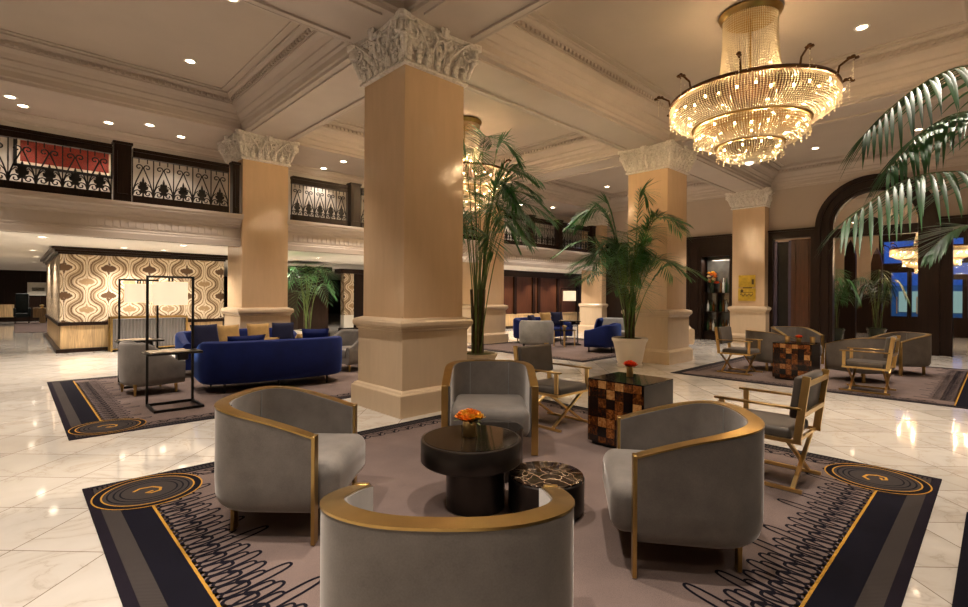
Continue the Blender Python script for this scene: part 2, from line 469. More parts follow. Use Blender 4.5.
cells = [(-2.6, 3.62, 6.28, 11.45), (4.62, 10.85, 6.28, 11.45), (11.85, DX, 6.28, 11.45), (-2.6, 3.62, -.2, 5.28), (4.62, 10.85, -.2, 5.28), (11.85, DX, -.2, 5.28), (4.62, 10.85, -7.9, -1.2), (11.85, DX, -7.9, -1.2)]
for n, (x0, x1, y0, y1) in enumerate(cells):
    t = MB().sweep_rect(x0, x1, y0, y1, CORN)
    if n < 6:
        d = .365
        k = int((x1 - x0 - 2 * d) / .105)
        for i in range(k):
            x = x0 + d + .05 + i * .105
            for y in (y0 + d, y1 - d): t.box(x - .026, x + .026, y - .022, y + .022, ZS + .49, ZS + .545)
        k = int((y1 - y0 - 2 * d) / .105)
        for i in range(k):
            y = y0 + d + .05 + i * .105
            for x in (x0 + d, x1 - d): t.box(x - .022, x + .022, y - .026, y + .026, ZS + .49, ZS + .545)
        # flat panel moulding on the ceiling field
        q = .56
        t.sweep_rect(x0 + q, x1 - q, y0 + q, y1 - q, [(0, ZC), (0, ZC - .018), (.03, ZC - .018), (.03, ZC)])
    structure(t.build('trim_%d' % (n + 2), TRIMP))

# walls that close the room
structure(MB().box(-7.2, -7, -8, 38, 0, 6).build('wall_left', WALLP))
structure(MB().box(-7, 30, -8.2, -8, 0, 6).build('wall_near', WALLP))
# balcony back wall, slab, fascia
structure(MB().box(-7, DX, 13.4, 13.6, 2.9, 5.8).build('wall_balcony', plain('balcony_plaster', (.52, .48, .42), .8, 0, .03, 1.2)))
structure(MB().extr([(13.4, 4.90), (13.36, 4.90), (13.36, 4.93), (13.32, 4.96), (13.28, 5.02), (13.22, 5.05), (13.22, 5.08)], 'x', -7, DX).build('trim_10', TRIMP))
structure(MB().box(-7, DX + .1, 11.62, 13.5, 2.75, 3.28).build('balcony_slab', TRIMP))
FAS = [(11.68, 2.60), (11.54, 2.60), (11.54, 2.70), (11.57, 2.73), (11.57, 2.76), (11.60, 2.78), (11.60, 3.00), (11.56, 3.04), (11.56, 3.07), (11.50, 3.12), (11.48, 3.17), (11.44, 3.19), (11.44, 3.24), (11.42, 3.24), (11.42, 3.29), (11.75, 3.29)]
f = MB()
for a, e in ((-7, 3.64), (4.60, 10.87), (11.83, 17.72)):
    f.extr(FAS, 'x', a, e)
    for i in range(int((e - a - .4) / .12)):
        x = a + .2 + i * .12
        if x > -1: f.box(x, x + .075, 11.585, 11.605, 2.82, 2.96)
structure(f.build('balcony_fascia', TRIMP))
structure(MB().box(-7, 30, 11.62, 38, 2.75, 2.87).box(18.2, 30, 11.0, 11.7, 2.75, 6).build('ceiling_lower', WHITEP))
structure(MB().box(-7, 30, 37.8, 38, 0, 2.8).build('wall_far', DARKW))
structure(MB().box(29.9, 30, 5.4, 38, 0, 6).build('wall_east', WALLP))

# entrance wall (plane x = DX) with arch
AY, AR0, AR1, SPR = 2.55, .98, 1.43, 3.70
w = MB()
def wbox(y0, y1, z0, z1, m=0, x0=DX, x1=DX + .2): w.box(x0, x1, y0, y1, z0, z1, m)
wbox(AY + AR1 - .04, 13.5, SPR, 5.8); wbox(-8, AY - AR1 + .04, SPR, 5.8)
n = 28
for i in range(n):
    a0, a1 = PI * i / n, PI * (i + 1) / n
    y0, y1 = AY + (AR1 - .04) * math.cos(a0), AY + (AR1 - .04) * math.cos(a1)
    z0, z1 = SPR + (AR1 - .04) * math.sin(a0), SPR + (AR1 - .04) * math.sin(a1)
    for x in (DX, DX + .2):
        w.add([(x, y0, z0), (x, y1, z1), (x, y1, 5.8), (x, y0, 5.8)], [(0, 1, 2, 3) if x == DX else (3, 2, 1, 0)])
structure(w.build('wall_right', WALLP))
d = MB()
X0 = DX - .06
def dbox(y0, y1, z0, z1, m=0, x0=X0, x1=DX + .2): d.box(x0, x1, y0, y1, z0, z1, m)
# lintels
dbox(AY + AR1, 5.32, 3.45, 3.72); dbox(6.30, 11.45, 3.45, 3.72); dbox(-8, AY - AR1, 3.45, 3.72)
for y0, y1 in ((AY + AR1, 5.32), (6.30, 11.45), (-8, AY - AR1)): dbox(y0, y1, 3.68, 3.74, 0, X0 - .05)
# arch casing: three nested rings
for r0, r1, x0 in ((AR0, AR0 + .12, X0 + .05), (AR0 + .10, AR1 - .10, X0), (AR1 - .14, AR1, X0 - .06)):
    vs = []; fs = []
    nn = 32
    for i in range(nn + 1):
        a = PI * i / nn
        for r in (r0, r1):
            for x in (x0, DX + .25): vs.append((x, AY + r * math.cos(a), SPR + r * math.sin(a)))
    for i in range(nn):
        p, q = i * 4, i * 4 + 4
        fs += [(p, p + 2, q + 2, q), (p + 1, q + 1, q + 3, p + 3), (p, q, q + 1, p + 1), (p + 2, p + 3, q + 3, q + 2)]
    d.add(vs, fs, 0, True)
    for sgn in (1, -1):
        ya, yb = AY + sgn * r0, AY + sgn * r1
        d.box(x0, DX + .25, min(ya, yb), max(ya, yb), 0, SPR)
dbox(AY - AR0, AY + AR0, 3.37, 3.63)                                            # transom bar
d.lathe([(.26, 0), (.26, .12)], 24, (0, 0, 0), 0)                                # moved below: keystone roundel
for k in range(len(d.v) - 48, len(d.v)):
    x, y, z = d.v[k]; d.v[k] = (DX - .02 + z, AY + .05 + x, 3.66 + y * .95)
# panelling left of arch and beside the pilaster
dbox(AY + AR1, 4.10, 0, 3.45); dbox(4.10, 4.64, 0, 3.40, 1, DX - .02); dbox(5.16, 5.34, 0, 3.45)
for y in (4.16, 4.52): dbox(y, y + .05, .3, 3.3, 1, DX - .05)
dbox(7.48, 11.45, 0, 3.45); dbox(6.28, 6.52, 0, 3.45); dbox(6.5, 7.5, 3.0, 3.45)
for y in (7.6, 7.9, 8.9, 10.2): dbox(y, y + .08, .2, 3.35, 0, X0 - .04)
for y in (8.1, 9.2): d.box(X0 - .02, DX, y, y + .75, .4, 3.2, 1)
dbox(AY - AR1 - .25, AY - AR1 + .02, 0, 3.5)
structure(d.build('trim_11', [DARKW, REDW]))
# half open side door with steel edge strips
t = structure(MB().box(DX + .06, DX + .10, 4.66, 5.12, 0, 3.35).build('door_1', BLACKM))
e = MB(); STEEL = plain('brushed_steel', (.10, .09, .14), .38, 1, .15, 4)
e.box(DX - .01, DX + .06, 5.04, 5.15, .02, 3.38); e.box(DX - .01, DX + .06, 4.64, 4.72, .02, 3.38)
structure(e.build('trim_12', STEEL))
# foyer beyond the arch
g = MB()
g.box(18.3, 30, 5.25, 5.45, 0, 6)
structure(g.build('wall_foyer', plain('rose_plaster', (.50, .36, .28), .7, 0, .05, 1)))
structure(MB().box(18.3, 30, -8, 5.4, 4.52, 6.0).build('ceiling_foyer', PLASTER))
FX = 27.0
g = MB()
holes = [(2.68, 3.20, .78, 2.62), (2.02, 2.54, .78, 2.62), (2.42, 3.46, 3.02, 3.95), (1.0, 1.95, 3.02, 3.95), (1.02, 1.52, .78, 2.3), (.30, .86, .78, 2.3), (.1, 1.5, 2.5, 3.3 - .35), (-.6, .1, .78, 2.3), (-1.6, -.8, .78, 2.3), (-1.6, -.2, 3.02, 3.95)]
ys = sorted({-8, 5.3} | {q for h in holes for q in h[:2]}); zs = sorted({0, 4.3} | {q for h in holes for q in h[2:]})
for a, b_ in zip(ys[:-1], ys[1:]):
    for c0, c1 in zip(zs[:-1], zs[1:]):
        if not any(h[0] <= (a + b_) / 2 <= h[1] and h[2] <= (c0 + c1) / 2 <= h[3] for h in holes): g.box(FX, FX + .2, a, b_, c0, c1)
g.box(FX, FX + .2, -8, 5.3, 4.3, 5.1, 1)
for h in holes: 
    g.box(FX - .03, FX, h[0] - .05, h[0], h[2] - .05, h[3] + .05); g.box(FX - .03, FX, h[1], h[1] + .05, h[2] - .05, h[3] + .05)
g.box(FX - .02, FX, 3.62, 5.25, 1.7, 4.3, 1)
structure(g.build('wall_entrance', [DARKW, WALLP]))
structure(MB().box(FX + .08, FX + .10, -3, 3.7, .3, 4.05).build('window_1', PANE))
hd = MB()
for y in (3.0, 2.36): hd.tube([(FX - .06, y, .9), (FX - .10, y, 1.0), (FX - .10, y, 1.5), (FX - .06, y, 1.6)], .02, 6)
structure(hd.build('door_2', GOLD))
# street outside
structure(MB().box(30, 60, -20, 25, -.15, -.02).build('ground_street', plain('asphalt', (.06, .065, .08), .5)))
bl = thing('street_building', 'pale building across the street seen through the glass doors', 'building', (44, 4, 0))
MB().box(0, 4, -14, 14, 0, 2.4).build('ground_floor', plain('shop_stone', (.22, .30, .28), .7), bl)
SHOPW = emit('lit_shop_window', (.42, .52, .30), .55)
for k in range(9): MB().box(-.05, 0, -11 + k * 2.6, -9.6 + k * 2.6, .6, 2.0).build('shop_window', SHOPW, bl)
MB().box(0, 4, -14, 14, 2.4, 9).build('upper_floors', plain('dusk_blue_stone', (.30, .40, .60), .7), bl)  # blue of the dusk light put into the wall colour
for (px, yy, zt, kk) in ((22.6, 3.86, 3.72, 0), (24.2, 3.30, 3.50, 1)):
    s = MB(); hw = .17
    s.prism([(-.12, -hw), (.12, -hw), (.12, hw), (-.12, hw)], 0, zt - .6)
    s.add([(-.12, -hw, zt - .6), (.12, -hw, zt - .6), (.12, hw, zt - .6), (-.12, hw, zt - .6), (-.12, -.1, zt - .25), (.12, -.1, zt - .25), (.12, .1, zt - .25), (-.12, .1, zt - .25), (0, 0, zt)],
          [(0, 1, 5, 4), (1, 2, 6, 5), (2, 3, 7, 6), (3, 0, 4, 7), (4, 5, 8), (5, 6, 8), (6, 7, 8), (7, 4, 8)])
    tag(s.build('dark_pillar', DARKW, None, (px, yy, 0)), ['tall dark pointed pillar in the foyer, nearer the lobby arch', 'tall dark pointed pillar in the foyer, farther back beside the blue window'][kk], 'pillar')
# rooms under the balcony ------------------------------------------------
bk = MB()
bk.box(.87, 4.75, 16.72, 23.7, .78, 2.62, 0)
bk.box(.89, 4.73, 16.74, 23.6, .08, .70, 1)
structure(bk.build('wall_partition', [WALLPAPER, TANW]))
bt = MB()
bt.box(.80, 4.82, 16.65, 23.8, 0, .10); bt.box(.84, 4.78, 16.69, 23.75, .70, .79)
bt.sq([(0, 0)] * 2, cap=False)
for dd, z0, z1 in ((.04, 2.56, 2.61), (.10, 2.61, 2.67), (.17, 2.67, 2.74)): bt.box(.87 - dd, 4.75 + dd, 16.72 - dd, 23.7 + dd, z0, z1)
structure(bt.build('trim_13', DARKW))
cw = MB()
cw.box(14.5, 26, 16.0, 16.2, .62, 2.6, 1)
cw.box(14.5, 26, 15.94, 16.2, .12, .62, 2); cw.box(14.5, 26, 15.9, 16.2, 0, .12, 0); cw.box(14.5, 26, 15.92, 16.2, .62, .68, 2); cw.box(14.4, 26, 15.9, 16.2, 2.45, 2.76, 0)
for x in (17.2, 18.55, 18.95, 20.5, 22.2, 23.8): cw.box(x, x + .18, 15.92, 16.05, .66, 2.48, 0)
structure(cw.build('wall_lounge', [DARKW, REDW, TANW]))
fw = MB(); fw.box(-3, 14, 36.5, 36.7, 0, 2.75); fw.box(-1.5, .05, 36.35, 36.52, .25, .92, 1)
for x in (-1, -.4, 0, .5, 1.1): fw.box(x, x + .06, 36.44, 36.5, 1.0, 2.6)
structure(fw.build('wall_salon', [DARKW, TANW]))
dk = MB()
dk.box(7.3, 8.45, 17.2, 18.6, 0, 2.45); dk.box(7.2, 8.55, 17.1, 18.7, 2.4, 2.56); dk.box(7.25, 8.5, 17.15, 18.65, 0, .15)
dk.box(9.75, 11.4, 17.8, 18.1, 0, 2.4); dk.box(9.2, 11.6, 17.65, 18.2, 2.38, 2.56); dk.box(9.3, 9.9, 17.75, 18.05, 0, .25)
structure(dk.build('wall_walnut', DARKW))
structure(MB().box(9.36, 9.78, 17.72, 18.0, .75, 2.4, 0).box(9.36, 9.78, 17.72, 18.0, .25, .75, 1).build('wall_pier', [WALLPAPER, WHITEP]))
structure(MB().box(.05, 3.0, 26.0, 34.9, .001, .02).build('floor_carpet', C_FIELD))

# ------------------------------------------------------------------ columns
def spiral(c, u, v, r0, r1, turns, n=26, a0=0):
    out = []
    for i in range(n + 1):
        t = i / n; r = r0 + (r1 - r0) * t; a = a0 + turns * 2 * PI * t
        out.append(Vector(c) + Vector(u) * (r * math.cos(a)) + Vector(v) * (r * math.sin(a)))
    return out
ZK = 4.56
def capital_mb():
    k = MB()
    k.sq([(.515, ZK - .05), (.545, ZK - .04), (.55, ZK - .02), (.54, ZK), (.52, ZK + .01), (.505, ZK + .05), (.515, ZK + .16), (.55, ZK + .27), (.60, ZK + .42)])
    # abacus with hollow sides
    ab = []
    for s in range(4):
        rot = Matrix.Rotation(PI / 2 * s, 2)
        for i in range(9):
            t = -1 + 2 * i / 8
            y = -.70 + .07 * (1 - t * t) if abs(t) < .99 else -.70
            ab.append(rot @ Vector((t * .66, y)))
    pl = [(p.x, p.y) for p in ab]
    k.prism([(x * .95, y * .95) for x, y in pl], ZK + .42, ZK + .455); k.prism(pl, ZK + .455, ZK + .52)
    def bell(u, v, out=0.0):       # u -1..1 across, v 0..1 up; returns local (x, -y, z)
        h = .505 + .10 * v ** 2.2
        return Vector((u * h, -(h + out), ZK + .03 + .41 * v))
    rnd = random.Random(3)
    for s in range(4):
        R = Matrix.Rotation(PI / 2 * s, 4, 'Z'); k.xf = R
        for sg in (-1, 1):
            c = bell(.80 * sg, .78, .05)
            k.tube(spiral(c, (sg, 0, 0), (0, 0, 1), .125, .02, -1.75 , a0=PI * .9), [.024 - .010 * i / 26 for i in range(27)], 6)
            k.tube([bell(.22 * sg, .05, .03), bell(.30 * sg, .35, .05), bell(.5 * sg, .72, .06), bell(.72 * sg, 1.08, .06), c + Vector((sg * .10, 0, .06))], [.014, .017, .019, .017, .014], 6)
            k.tube([bell(.16 * sg, .1, .03), bell(.20 * sg, .5, .05), bell(.10 * sg, .85, .06), bell(.26 * sg, 1.0, .06), bell(.34 * sg, .86, .06)], [.013, .015, .016, .013, .008], 6)
            k.tube([bell(.55 * sg, .08, .03), bell(.62 * sg, .3, .05), bell(.84 * sg, .4, .06), bell(.92 * sg, .2, .05), bell(.78 * sg, .16, .05)], [.012, .015, .015, .012, .008], 6)
        for i in range(7):           # lower acanthus row
            u = -.93 + 1.86 * i / 6
            for j, (dv, w, o) in enumerate(((.06, .055, .02), (.20, .06, .03), (.33, .045, .05), (.40, .03, .075))):
                k.ball(bell(u, dv, o), (w, .03, .05), 0, 6, 4)
        for i in range(90):          # foliage relief
            u, v = rnd.uniform(-.9, .9), rnd.uniform(.2, .95)
            a = rnd.uniform(0, PI)
            k.ball(bell(u, v, .032), (.024, .030, .011), 0, 6, 4, Matrix.Rotation(a, 3, 'Y'))
        # cartouche
        k.tube([bell(.13 * math.cos(q * PI / 8), .58 + .26 * math.sin(q * PI / 8), .06) for q in range(16)], .018, 6, True)
        k.ball(bell(0, .58, .035), (.055, .03, .08), 0, 8, 6)
        for q in range(5):
            a = PI * (q + .0) / 4; k.ball(bell(.09 * math.cos(a), .98 + .18 * math.sin(a), .07), (.03, .025, .045), 0, 6, 4, Matrix.Rotation(PI / 2 - a, 3, 'Y'))
        k.ball(bell(0, 1.02, .09), (.05, .04, .06), 0, 8, 5)
        # corner tongue with flutes and drop
        k.xf = R @ Matrix.Rotation(PI / 4, 4, 'Z')
        k.rbox((0, -.835, ZK + .36), (.22, .12, .13), .02, 2)
        for q in range(5): k.rbox((-.08 + q * .04, -.895, ZK + .36), (.022, .03, .11), .006, 1)
        k.tube([(0, -.84, ZK + .30), (0, -.80, ZK + .18), (0, -.755, ZK + .06)], [.05, .04, .03], 8)
        k.ball((0, -.86, ZK + .29), (.06, .04, .045), 0, 8, 5)
    k.xf = None
    return k
def column_parts(root):
    MB().sq([(.62, 0), (.62, .27), (.612, .285), (.60, .29), (.585, .315), (.555, .33), (.55, .33), (.55, 1.07), (.57, 1.085), (.575, 1.11), (.595, 1.12), (.61, 1.15), (.61, 1.19), (.595, 1.22), (.545, 1.235), (.505, 1.25), (.5, 1.25)]).build('pedestal', TRAVP, root)
    MB().sq([(.5, 1.25), (.5, ZK - .05)]).build('shaft', TRAV, root)
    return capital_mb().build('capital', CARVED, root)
col0 = None
for (x, y, lb) in ((4.12, 5.78, 'nearest square honey marble column, in front of the potted palm'), (4.12, 11.95, 'square marble column standing behind the blue sofas at the balcony edge'),
                   (11.35, 5.78, 'square marble column beside the palm in the white urn'), (11.35, 11.95, 'square marble column behind the tall palm stems at the balcony edge'),
                   (18.2, 5.80, 'marble column against the entrance wall carrying the gold sign'), (18.2, 11.95, 'farthest marble column, at the balcony end beside the lounge lamp')):
    if col0 is None:
        col0 = thing('marble_column', lb, 'column', (x, y, 0)); column_parts(col0)
    else: dup(col0, (x, y, 0), 0, lb)
sg = thing('wall_sign', 'gold sign with dark emblem fixed on the marble column by the entrance', 'sign', (17.685, 5.83, 1.42))
MB().rbox((0, 0, .21), (.025, .54, .42), .006, 2).build('lower_plate', plain('gold_plate', (.62, .42, .05), .35, .5, .2, 7), sg)
MB().rbox((0, 0, .66), (.025, .52, .40), .006, 2).build('upper_plate', bpy.data.materials['gold_plate'], sg)
mk = MB()
DKG = plain('dark_gold_ink', (.10, .06, .01), .5)
mk.ball((-.012, .15, .34), (.006, .05, .05), 0, 10, 6); mk.box(-.016, -.012, -.16, .12, .42, .455); mk.box(-.016, -.012, -.2, .2, .28, .30)
mk.tube([(-.014, .2 - .4 * i / 16, .20 + .05 * math.sin(i * 1.3)) for i in range(17)], .012, 5)
mk.box(-.016, -.012, -.22, -.15, .55, .72)
mk.build('emblem', DKG, sg)

# ------------------------------------------------------------------ balcony railings
def railing(x0, x1, n, lb):
    r = thing('balcony_railing', lb, 'railing', ((x0 + x1) / 2, 11.58, 3.29), 0, None)
    hw = (x1 - x0) / 2 - .028
    MB().box(-hw, hw, -.055, .055, .885, 1.0).box(-hw, hw, -.08, .08, .99, 1.055).build('top_rail', DARKW, r)
    MB().box(-hw, hw, -.06, .06, 0, .15).build('bottom_rail', DARKW, r)
    k = MB(); w = 2 * hw / n; z0, z1 = .13, .90; R = .011
    def arc(c, r0, r1, a0, tr, q=10): return [Vector((c[0] + (r0 + (r1 - r0) * i / q) * math.cos(a0 + tr * 2 * PI * i / q), 0, c[1] + (r0 + (r1 - r0) * i / q) * math.sin(a0 + tr * 2 * PI * i / q))) for i in range(q + 1)]
    for i in range(n + 1):
        x = -hw + i * w
        k.bar((x, 0, z0), (x, 0, z1), .018, .018)
        for s in (-1, 1):
            if (i == 0 and s < 0) or (i == n and s > 0): continue
            # long stem rising to a curl
            pts = [Vector((x + s * q[0] * w, 0, q[1])) for q in ((.02, .20), (.06, .30), (.18, .44), (.36, .60), (.47, .70))] 
            pts += arc((x + s * .30 * w, .72), .17 * w, .05 * w, 0 if s > 0 else PI, .95 * s)
            k.tube(pts, R, 4)
            k.tube([(x + s * .30 * w, 0, .80), (x + s * .30 * w, 0, z1)], R * .9, 4)
            # short stem and low scroll
            k.tube([Vector((x + s * q[0] * w, 0, q[1])) for q in ((.02, .24), (.12, .34), (.26, .40), (.38, .36))], R * .9, 4)
            k.tube([Vector((x, 0, .14))] + arc((x + s * .26 * w, .215), .20 * w, .05 * w, PI if s > 0 else 0, -1.15 * s), R, 4)
        if i < n:                   # palmette silhouette
            c = x + w / 2
            pl = [(0, .15), (.05, .16), (.03, .22), (.14, .20), (.20, .25), (.12, .28), (.23, .30), (.26, .36), (.14, .36), (.18, .42), (.10, .45), (.06, .42), (.05, .48), (0, .54)]
            full = [(c + a * w * 1.0, z) for a, z in pl] + [(c - a * w * 1.0, z) for a, z in pl[::-1][1:-1]]
            vs = [(a, -.012, z) for a, z in full] + [(a, .012, z) for a, z in full]; m = len(full)
            k.add(vs, [tuple(range(m)), tuple(range(m, 2 * m))[::-1]] + [(j, (j + 1) % m, m + (j + 1) % m, m + j) for j in range(m)])
    k.build('scrollwork', IRON, r)
    return r
def newel(x, lb, w=.27):
    MBo = MB().box(-w / 2, w / 2, -.10, .10, 0, 1.08).box(-w / 2 - .02, w / 2 + .02, -.12, .12, 1.08, 1.13).box(-w / 2 + .05, w / 2 - .05, -.115, -.09, .15, .95)
    tag(MBo.build('newel_post', DARKW, None, (x, 11.58, 3.29)), lb, 'post')
railing(-.45, 1.36, 5, 'dark scrolled iron balcony railing in front of the red artwork')
railing(1.63, 3.40, 5, 'dark scrolled iron balcony railing between the wide post and the left column')
railing(4.72, 6.20, 5, 'dark scrolled iron balcony railing seen between the left and front columns')
railing(6.56, 8.40, 5, 'scrolled iron balcony railing partly hidden behind the front column')
railing(8.68, 10.75, 6, 'scrolled iron balcony railing behind the tall palm beside the front column')
railing(11.92, 13.2, 4, 'scrolled iron balcony railing just right of the palm column')
railing(13.47, 14.80, 4, 'second scrolled iron balcony railing above the lounge, before the far post')
railing(15.12, 16.95, 5, 'farthest scrolled iron balcony railing, ending near the entrance wall')
for x, lb in ((1.495, 'wide dark balcony post right of the red artwork'), (3.5, 'dark balcony post against the left column'), (6.38, 'wide dark balcony post beside the front column'), (8.54, 'dark balcony post behind the tall palm fronds'),
              (13.33, 'dark balcony post above the lounge, nearer the palm'), (14.96, 'wide dark balcony post above the lounge floor lamp'), (17.15, 'last dark balcony post by the far column')): newel(x, lb, .27 if x not in (3.5,) else .14)
ar = thing('framed_artwork', 'wide red abstract painting in a dark frame on the balcony wall', 'picture', (.79, 13.38, 4.04))
q = MB(); q.box(-.80, .80, -.05, .02, 0, .05); q.box(-.80, .80, -.05, .02, .64, .70); q.box(-.80, -.745, -.05, .02, 0, .70); q.box(.745, .80, -.05, .02, 0, .70)
q.build('frame', BLACKM, ar)
MB().box(-.745, .745, -.02, .02, .05, .63).build('mat_board', plain('cream_board', (.75, .66, .5), .8), ar)
MB().box(-.70, .70, -.024, -.018, .11, .56).build('canvas', ARTM, ar)

# ------------------------------------------------------------------ seating
def sm(t): t = max(0, min(1, t)); return t * t * (3 - 2 * t)
def outline(hw, yf, yb, e, inset, na=6, nb=26):
    """open U from right front round the back to left front"""
    h = hw - inset; b = yb - inset
    pts = [(h, yf * (1 - i / na)) for i in range(na)]
    for i in range(nb + 1):
        a = PI * i / nb; c, s = math.cos(a), math.sin(a)
        pts.append((h * math.copysign(abs(c) ** (2 / e), c), b * abs(s) ** (2 / e)))
    pts += [(-h, yf * (i + 1) / na) for i in range(na)]
    return pts
def shell(mb, hw, yf, yb, e, sect, na=6, nb=26, m=0):
    """sect(y_outer) -> list of (inset, z) cross-section, closed loop"""
    outs = {}
    base = outline(hw, yf, yb, e, 0, na, nb)
    secs = [sect(p[1]) for p in base]
    ns = len(secs[0]); vs = []
    for k in range(len(base)):
        for ins, z in secs[k]:
            if ins not in outs: outs[ins] = outline(hw, yf, yb, e, ins, na, nb)
            x, y = outs[ins][k]
            if k == 0 or k == len(base) - 1: y = yf
            vs.append((x, y, z))
    fs = []
    for k in range(len(base) - 1):
        for j in range(ns):
            l = (j + 1) % ns
            fs.append((k * ns + j, (k + 1) * ns + j, (k + 1) * ns + l, k * ns + l))
    fs.append(tuple(range(ns))); fs.append(tuple((len(base) - 1) * ns + j for j in range(ns))[::-1])
    mb.add(vs, fs, m, True)
def seat_cushion(c, d, r, crown, mat, parent, name='seat'):
    mb = MB().rbox((0, 0, 0), d, r, 5)
    vs = []
    for x, y, z in mb.v:
        fx = 1 - min(1, abs(2 * x / d[0])) ** 2.5; fy = 1 - min(1, abs(2 * y / d[1])) ** 2.5
        vs.append((c[0] + x, c[1] + y - (.02 * fx if y < 0 else 0), c[2] + z + (crown * fx * fy if z > 0 else 0)))
    mb.v = vs
    return mb.build(name, mat, parent)

RIM = lambda y: .655 + .160 * (1 - (1 - max(0, min(1, (y + .36) / .70))) ** 1.5)
def barrel_chair(name, label, group):
    r = thing(name, label, 'armchair', group=group)
    HW, YF, YB, E = .466, -.36, .390, 2.6
    s = MB()
    shell(s, HW, YF, YB, E, lambda y: [(.085, .30), (.085, RIM(y)), (0, RIM(y)), (0, .36), (.004, .26), (.018, .21), (.045, .18), (.085, .17)])
    ins = outline(HW, YF, YB, E, .08)
    s.prism([(x, y) for x, y in ins], .172, .32)
    s.build('upholstered_shell', GREYV, r)
    b = MB()
    shell(b, HW, YF, YB, E, lambda y: [(.076, RIM(y) - .003), (.076, RIM(y) + .007), (-.003, RIM(y) + .007), (-.003, RIM(y) - .003)])
    b.build('brass_rim', BRASS, r)
    for sg in (1, -1):
        x = sg * (HW - .031)
        MB().rbox((x, YF - .008, (RIM(YF) + .012) / 2), (.066, .024, RIM(YF) + .012), .003, 1).build('front_post', BRASS, r)
    for sg in (1, -1):
        MB().rbox((sg * .27, .22, .095), (.06, .024, .19), .003, 1).build('back_leg', BRASS, r)
    seat_cushion((0, -.10, .325), (.765, .76, .28), .08, .03, GREYV, r)
    io = outline(HW, YF, YB, E, .088)
    for k in (15, 23):
        x, y = io[k]; MB().tube([(x, y, .45), (x, y, .62), (x, y, RIM(y) - .01)], .005, 5).build('welt_seam', PALEGREY, r)
    return r
G1 = 'grey velvet brass rimmed barrel chairs around the nested tables'
ch = barrel_chair('barrel_armchair', 'grey velvet brass rimmed barrel chair facing the camera behind the drum table', G1)
ch.location = (3.585, 3.66, .012); ch.rotation_euler = (0, 0, math.radians(-43.8))
dup(ch, (1.40, 3.49, .012), math.radians(45), 'grey velvet brass rimmed barrel chair at left, turned to the drum table', G1)
dup(ch, (3.05, 1.35, .012), math.radians(-143.5), 'grey velvet brass rimmed barrel chair at right, in front of the tortoiseshell cube', G1)
dup(ch, (1.225, 1.465, .012), math.radians(135.8), 'grey velvet brass rimmed barrel chair nearest the camera, seen from behind', G1)
G1b = 'grey velvet barrel chairs by the entrance arch'
for (x, y, a, lb) in ((11.72, 3.42, 50, 'grey barrel chair seen from behind just right of the far director chair'), (13.5, 3.4, -43, 'grey barrel chair facing the camera behind the far tortoiseshell cube'),
                      (13.28, 1.40, -135, 'grey barrel chair closest to the entrance arch, partly behind another'), (11.45, 1.75, 150, 'grey barrel chair right behind the gold framed director chair by the arch')):
    dup(ch, (x, y, .012), math.radians(a), lb, G1b)

def director_chair(name, label, group):
    r = thing(name, label, 'chair', group=group)
    W = .30
    seat_cushion((0, -.02, .435), (.56, .54, .10), .035, .015, GREYV_D, r)
    bm = MB().rbox((0, 0, 0), (.60, .075, .34), .03, 4)
    bm.v = [(x, y + .30 + .05 * (1 - (x / .3) ** 2) - .035 + .12 * (z + .17), z + .745) for x, y, z in bm.v]
    bm.build('backrest', GREYV_D, r)
    for s in (1, -1):
        f = MB()
        f.bar((s * W, .30, .40), (s * W, .365, .92), .022, .055, 0, (0, 1, 0))
        f.bar((s * W, -.27, .42), (s * W, -.27, .655), .022, .045, 0, (0, 1, 0))
        f.bar((s * W, -.30, .395), (s * W, .33, .395), .022, .03)
        f.build('side_frame', GOLD, r)
        f = MB().rbox((s * W, .0, .662), (.05, .66, .018), .004, 1)
        f.build('armrest', DARKARM, r)
        MB().bar((s * W, -.335, .012), (s * W, .335, .012), .03, .024).build('base_bar', GOLD, r)
    for y in (-.22, .24):
        x = MB()
        x.bar((-W, y, .02), (W, y, .39), .022, .03, 0, (0, 1, 0)); x.bar((W, y + .03, .02), (-W, y + .03, .39), .022, .03, 0, (0, 1, 0))
        x.build('cross_legs', GOLD, r)
    for y, z, hh in ((.345, .62, .035), (.372, .86, .035), (-.29, .395, .025), (.29, .395, .025)): MB().bar((-W, y, z), (W, y, z), .02, hh).build('cross_rail', GOLD, r)
    return r
GREYV_D = velvet('dark_taupe_leather', (.095, .080, .066), .2)
setp(GREYV_D.node_tree.nodes['Principled BSDF'], Roughness=.5)
DARKARM = plain('brass_armrest', (.42, .27, .10), .3, 1, .1, 6)
G2 = 'brass framed director chairs beside the tortoiseshell cubes'
dc = director_chair('director_chair', 'brass framed director chair behind the near tortoiseshell cube, facing it', G2)
dc.location = (4.77, 3.75, .012)
dup(dc, (4.77, 1.40, .012), PI, 'brass framed director chair at right with its back to the camera, near the rug edge', G2)
dup(dc, (10.78, 3.68, .012), 0, 'far director chair facing right, left of the far tortoiseshell cube', G2)
dup(dc, (10.30, 1.52, .012), PI, 'far director chair in front of the entrance arch, seen from behind', G2)

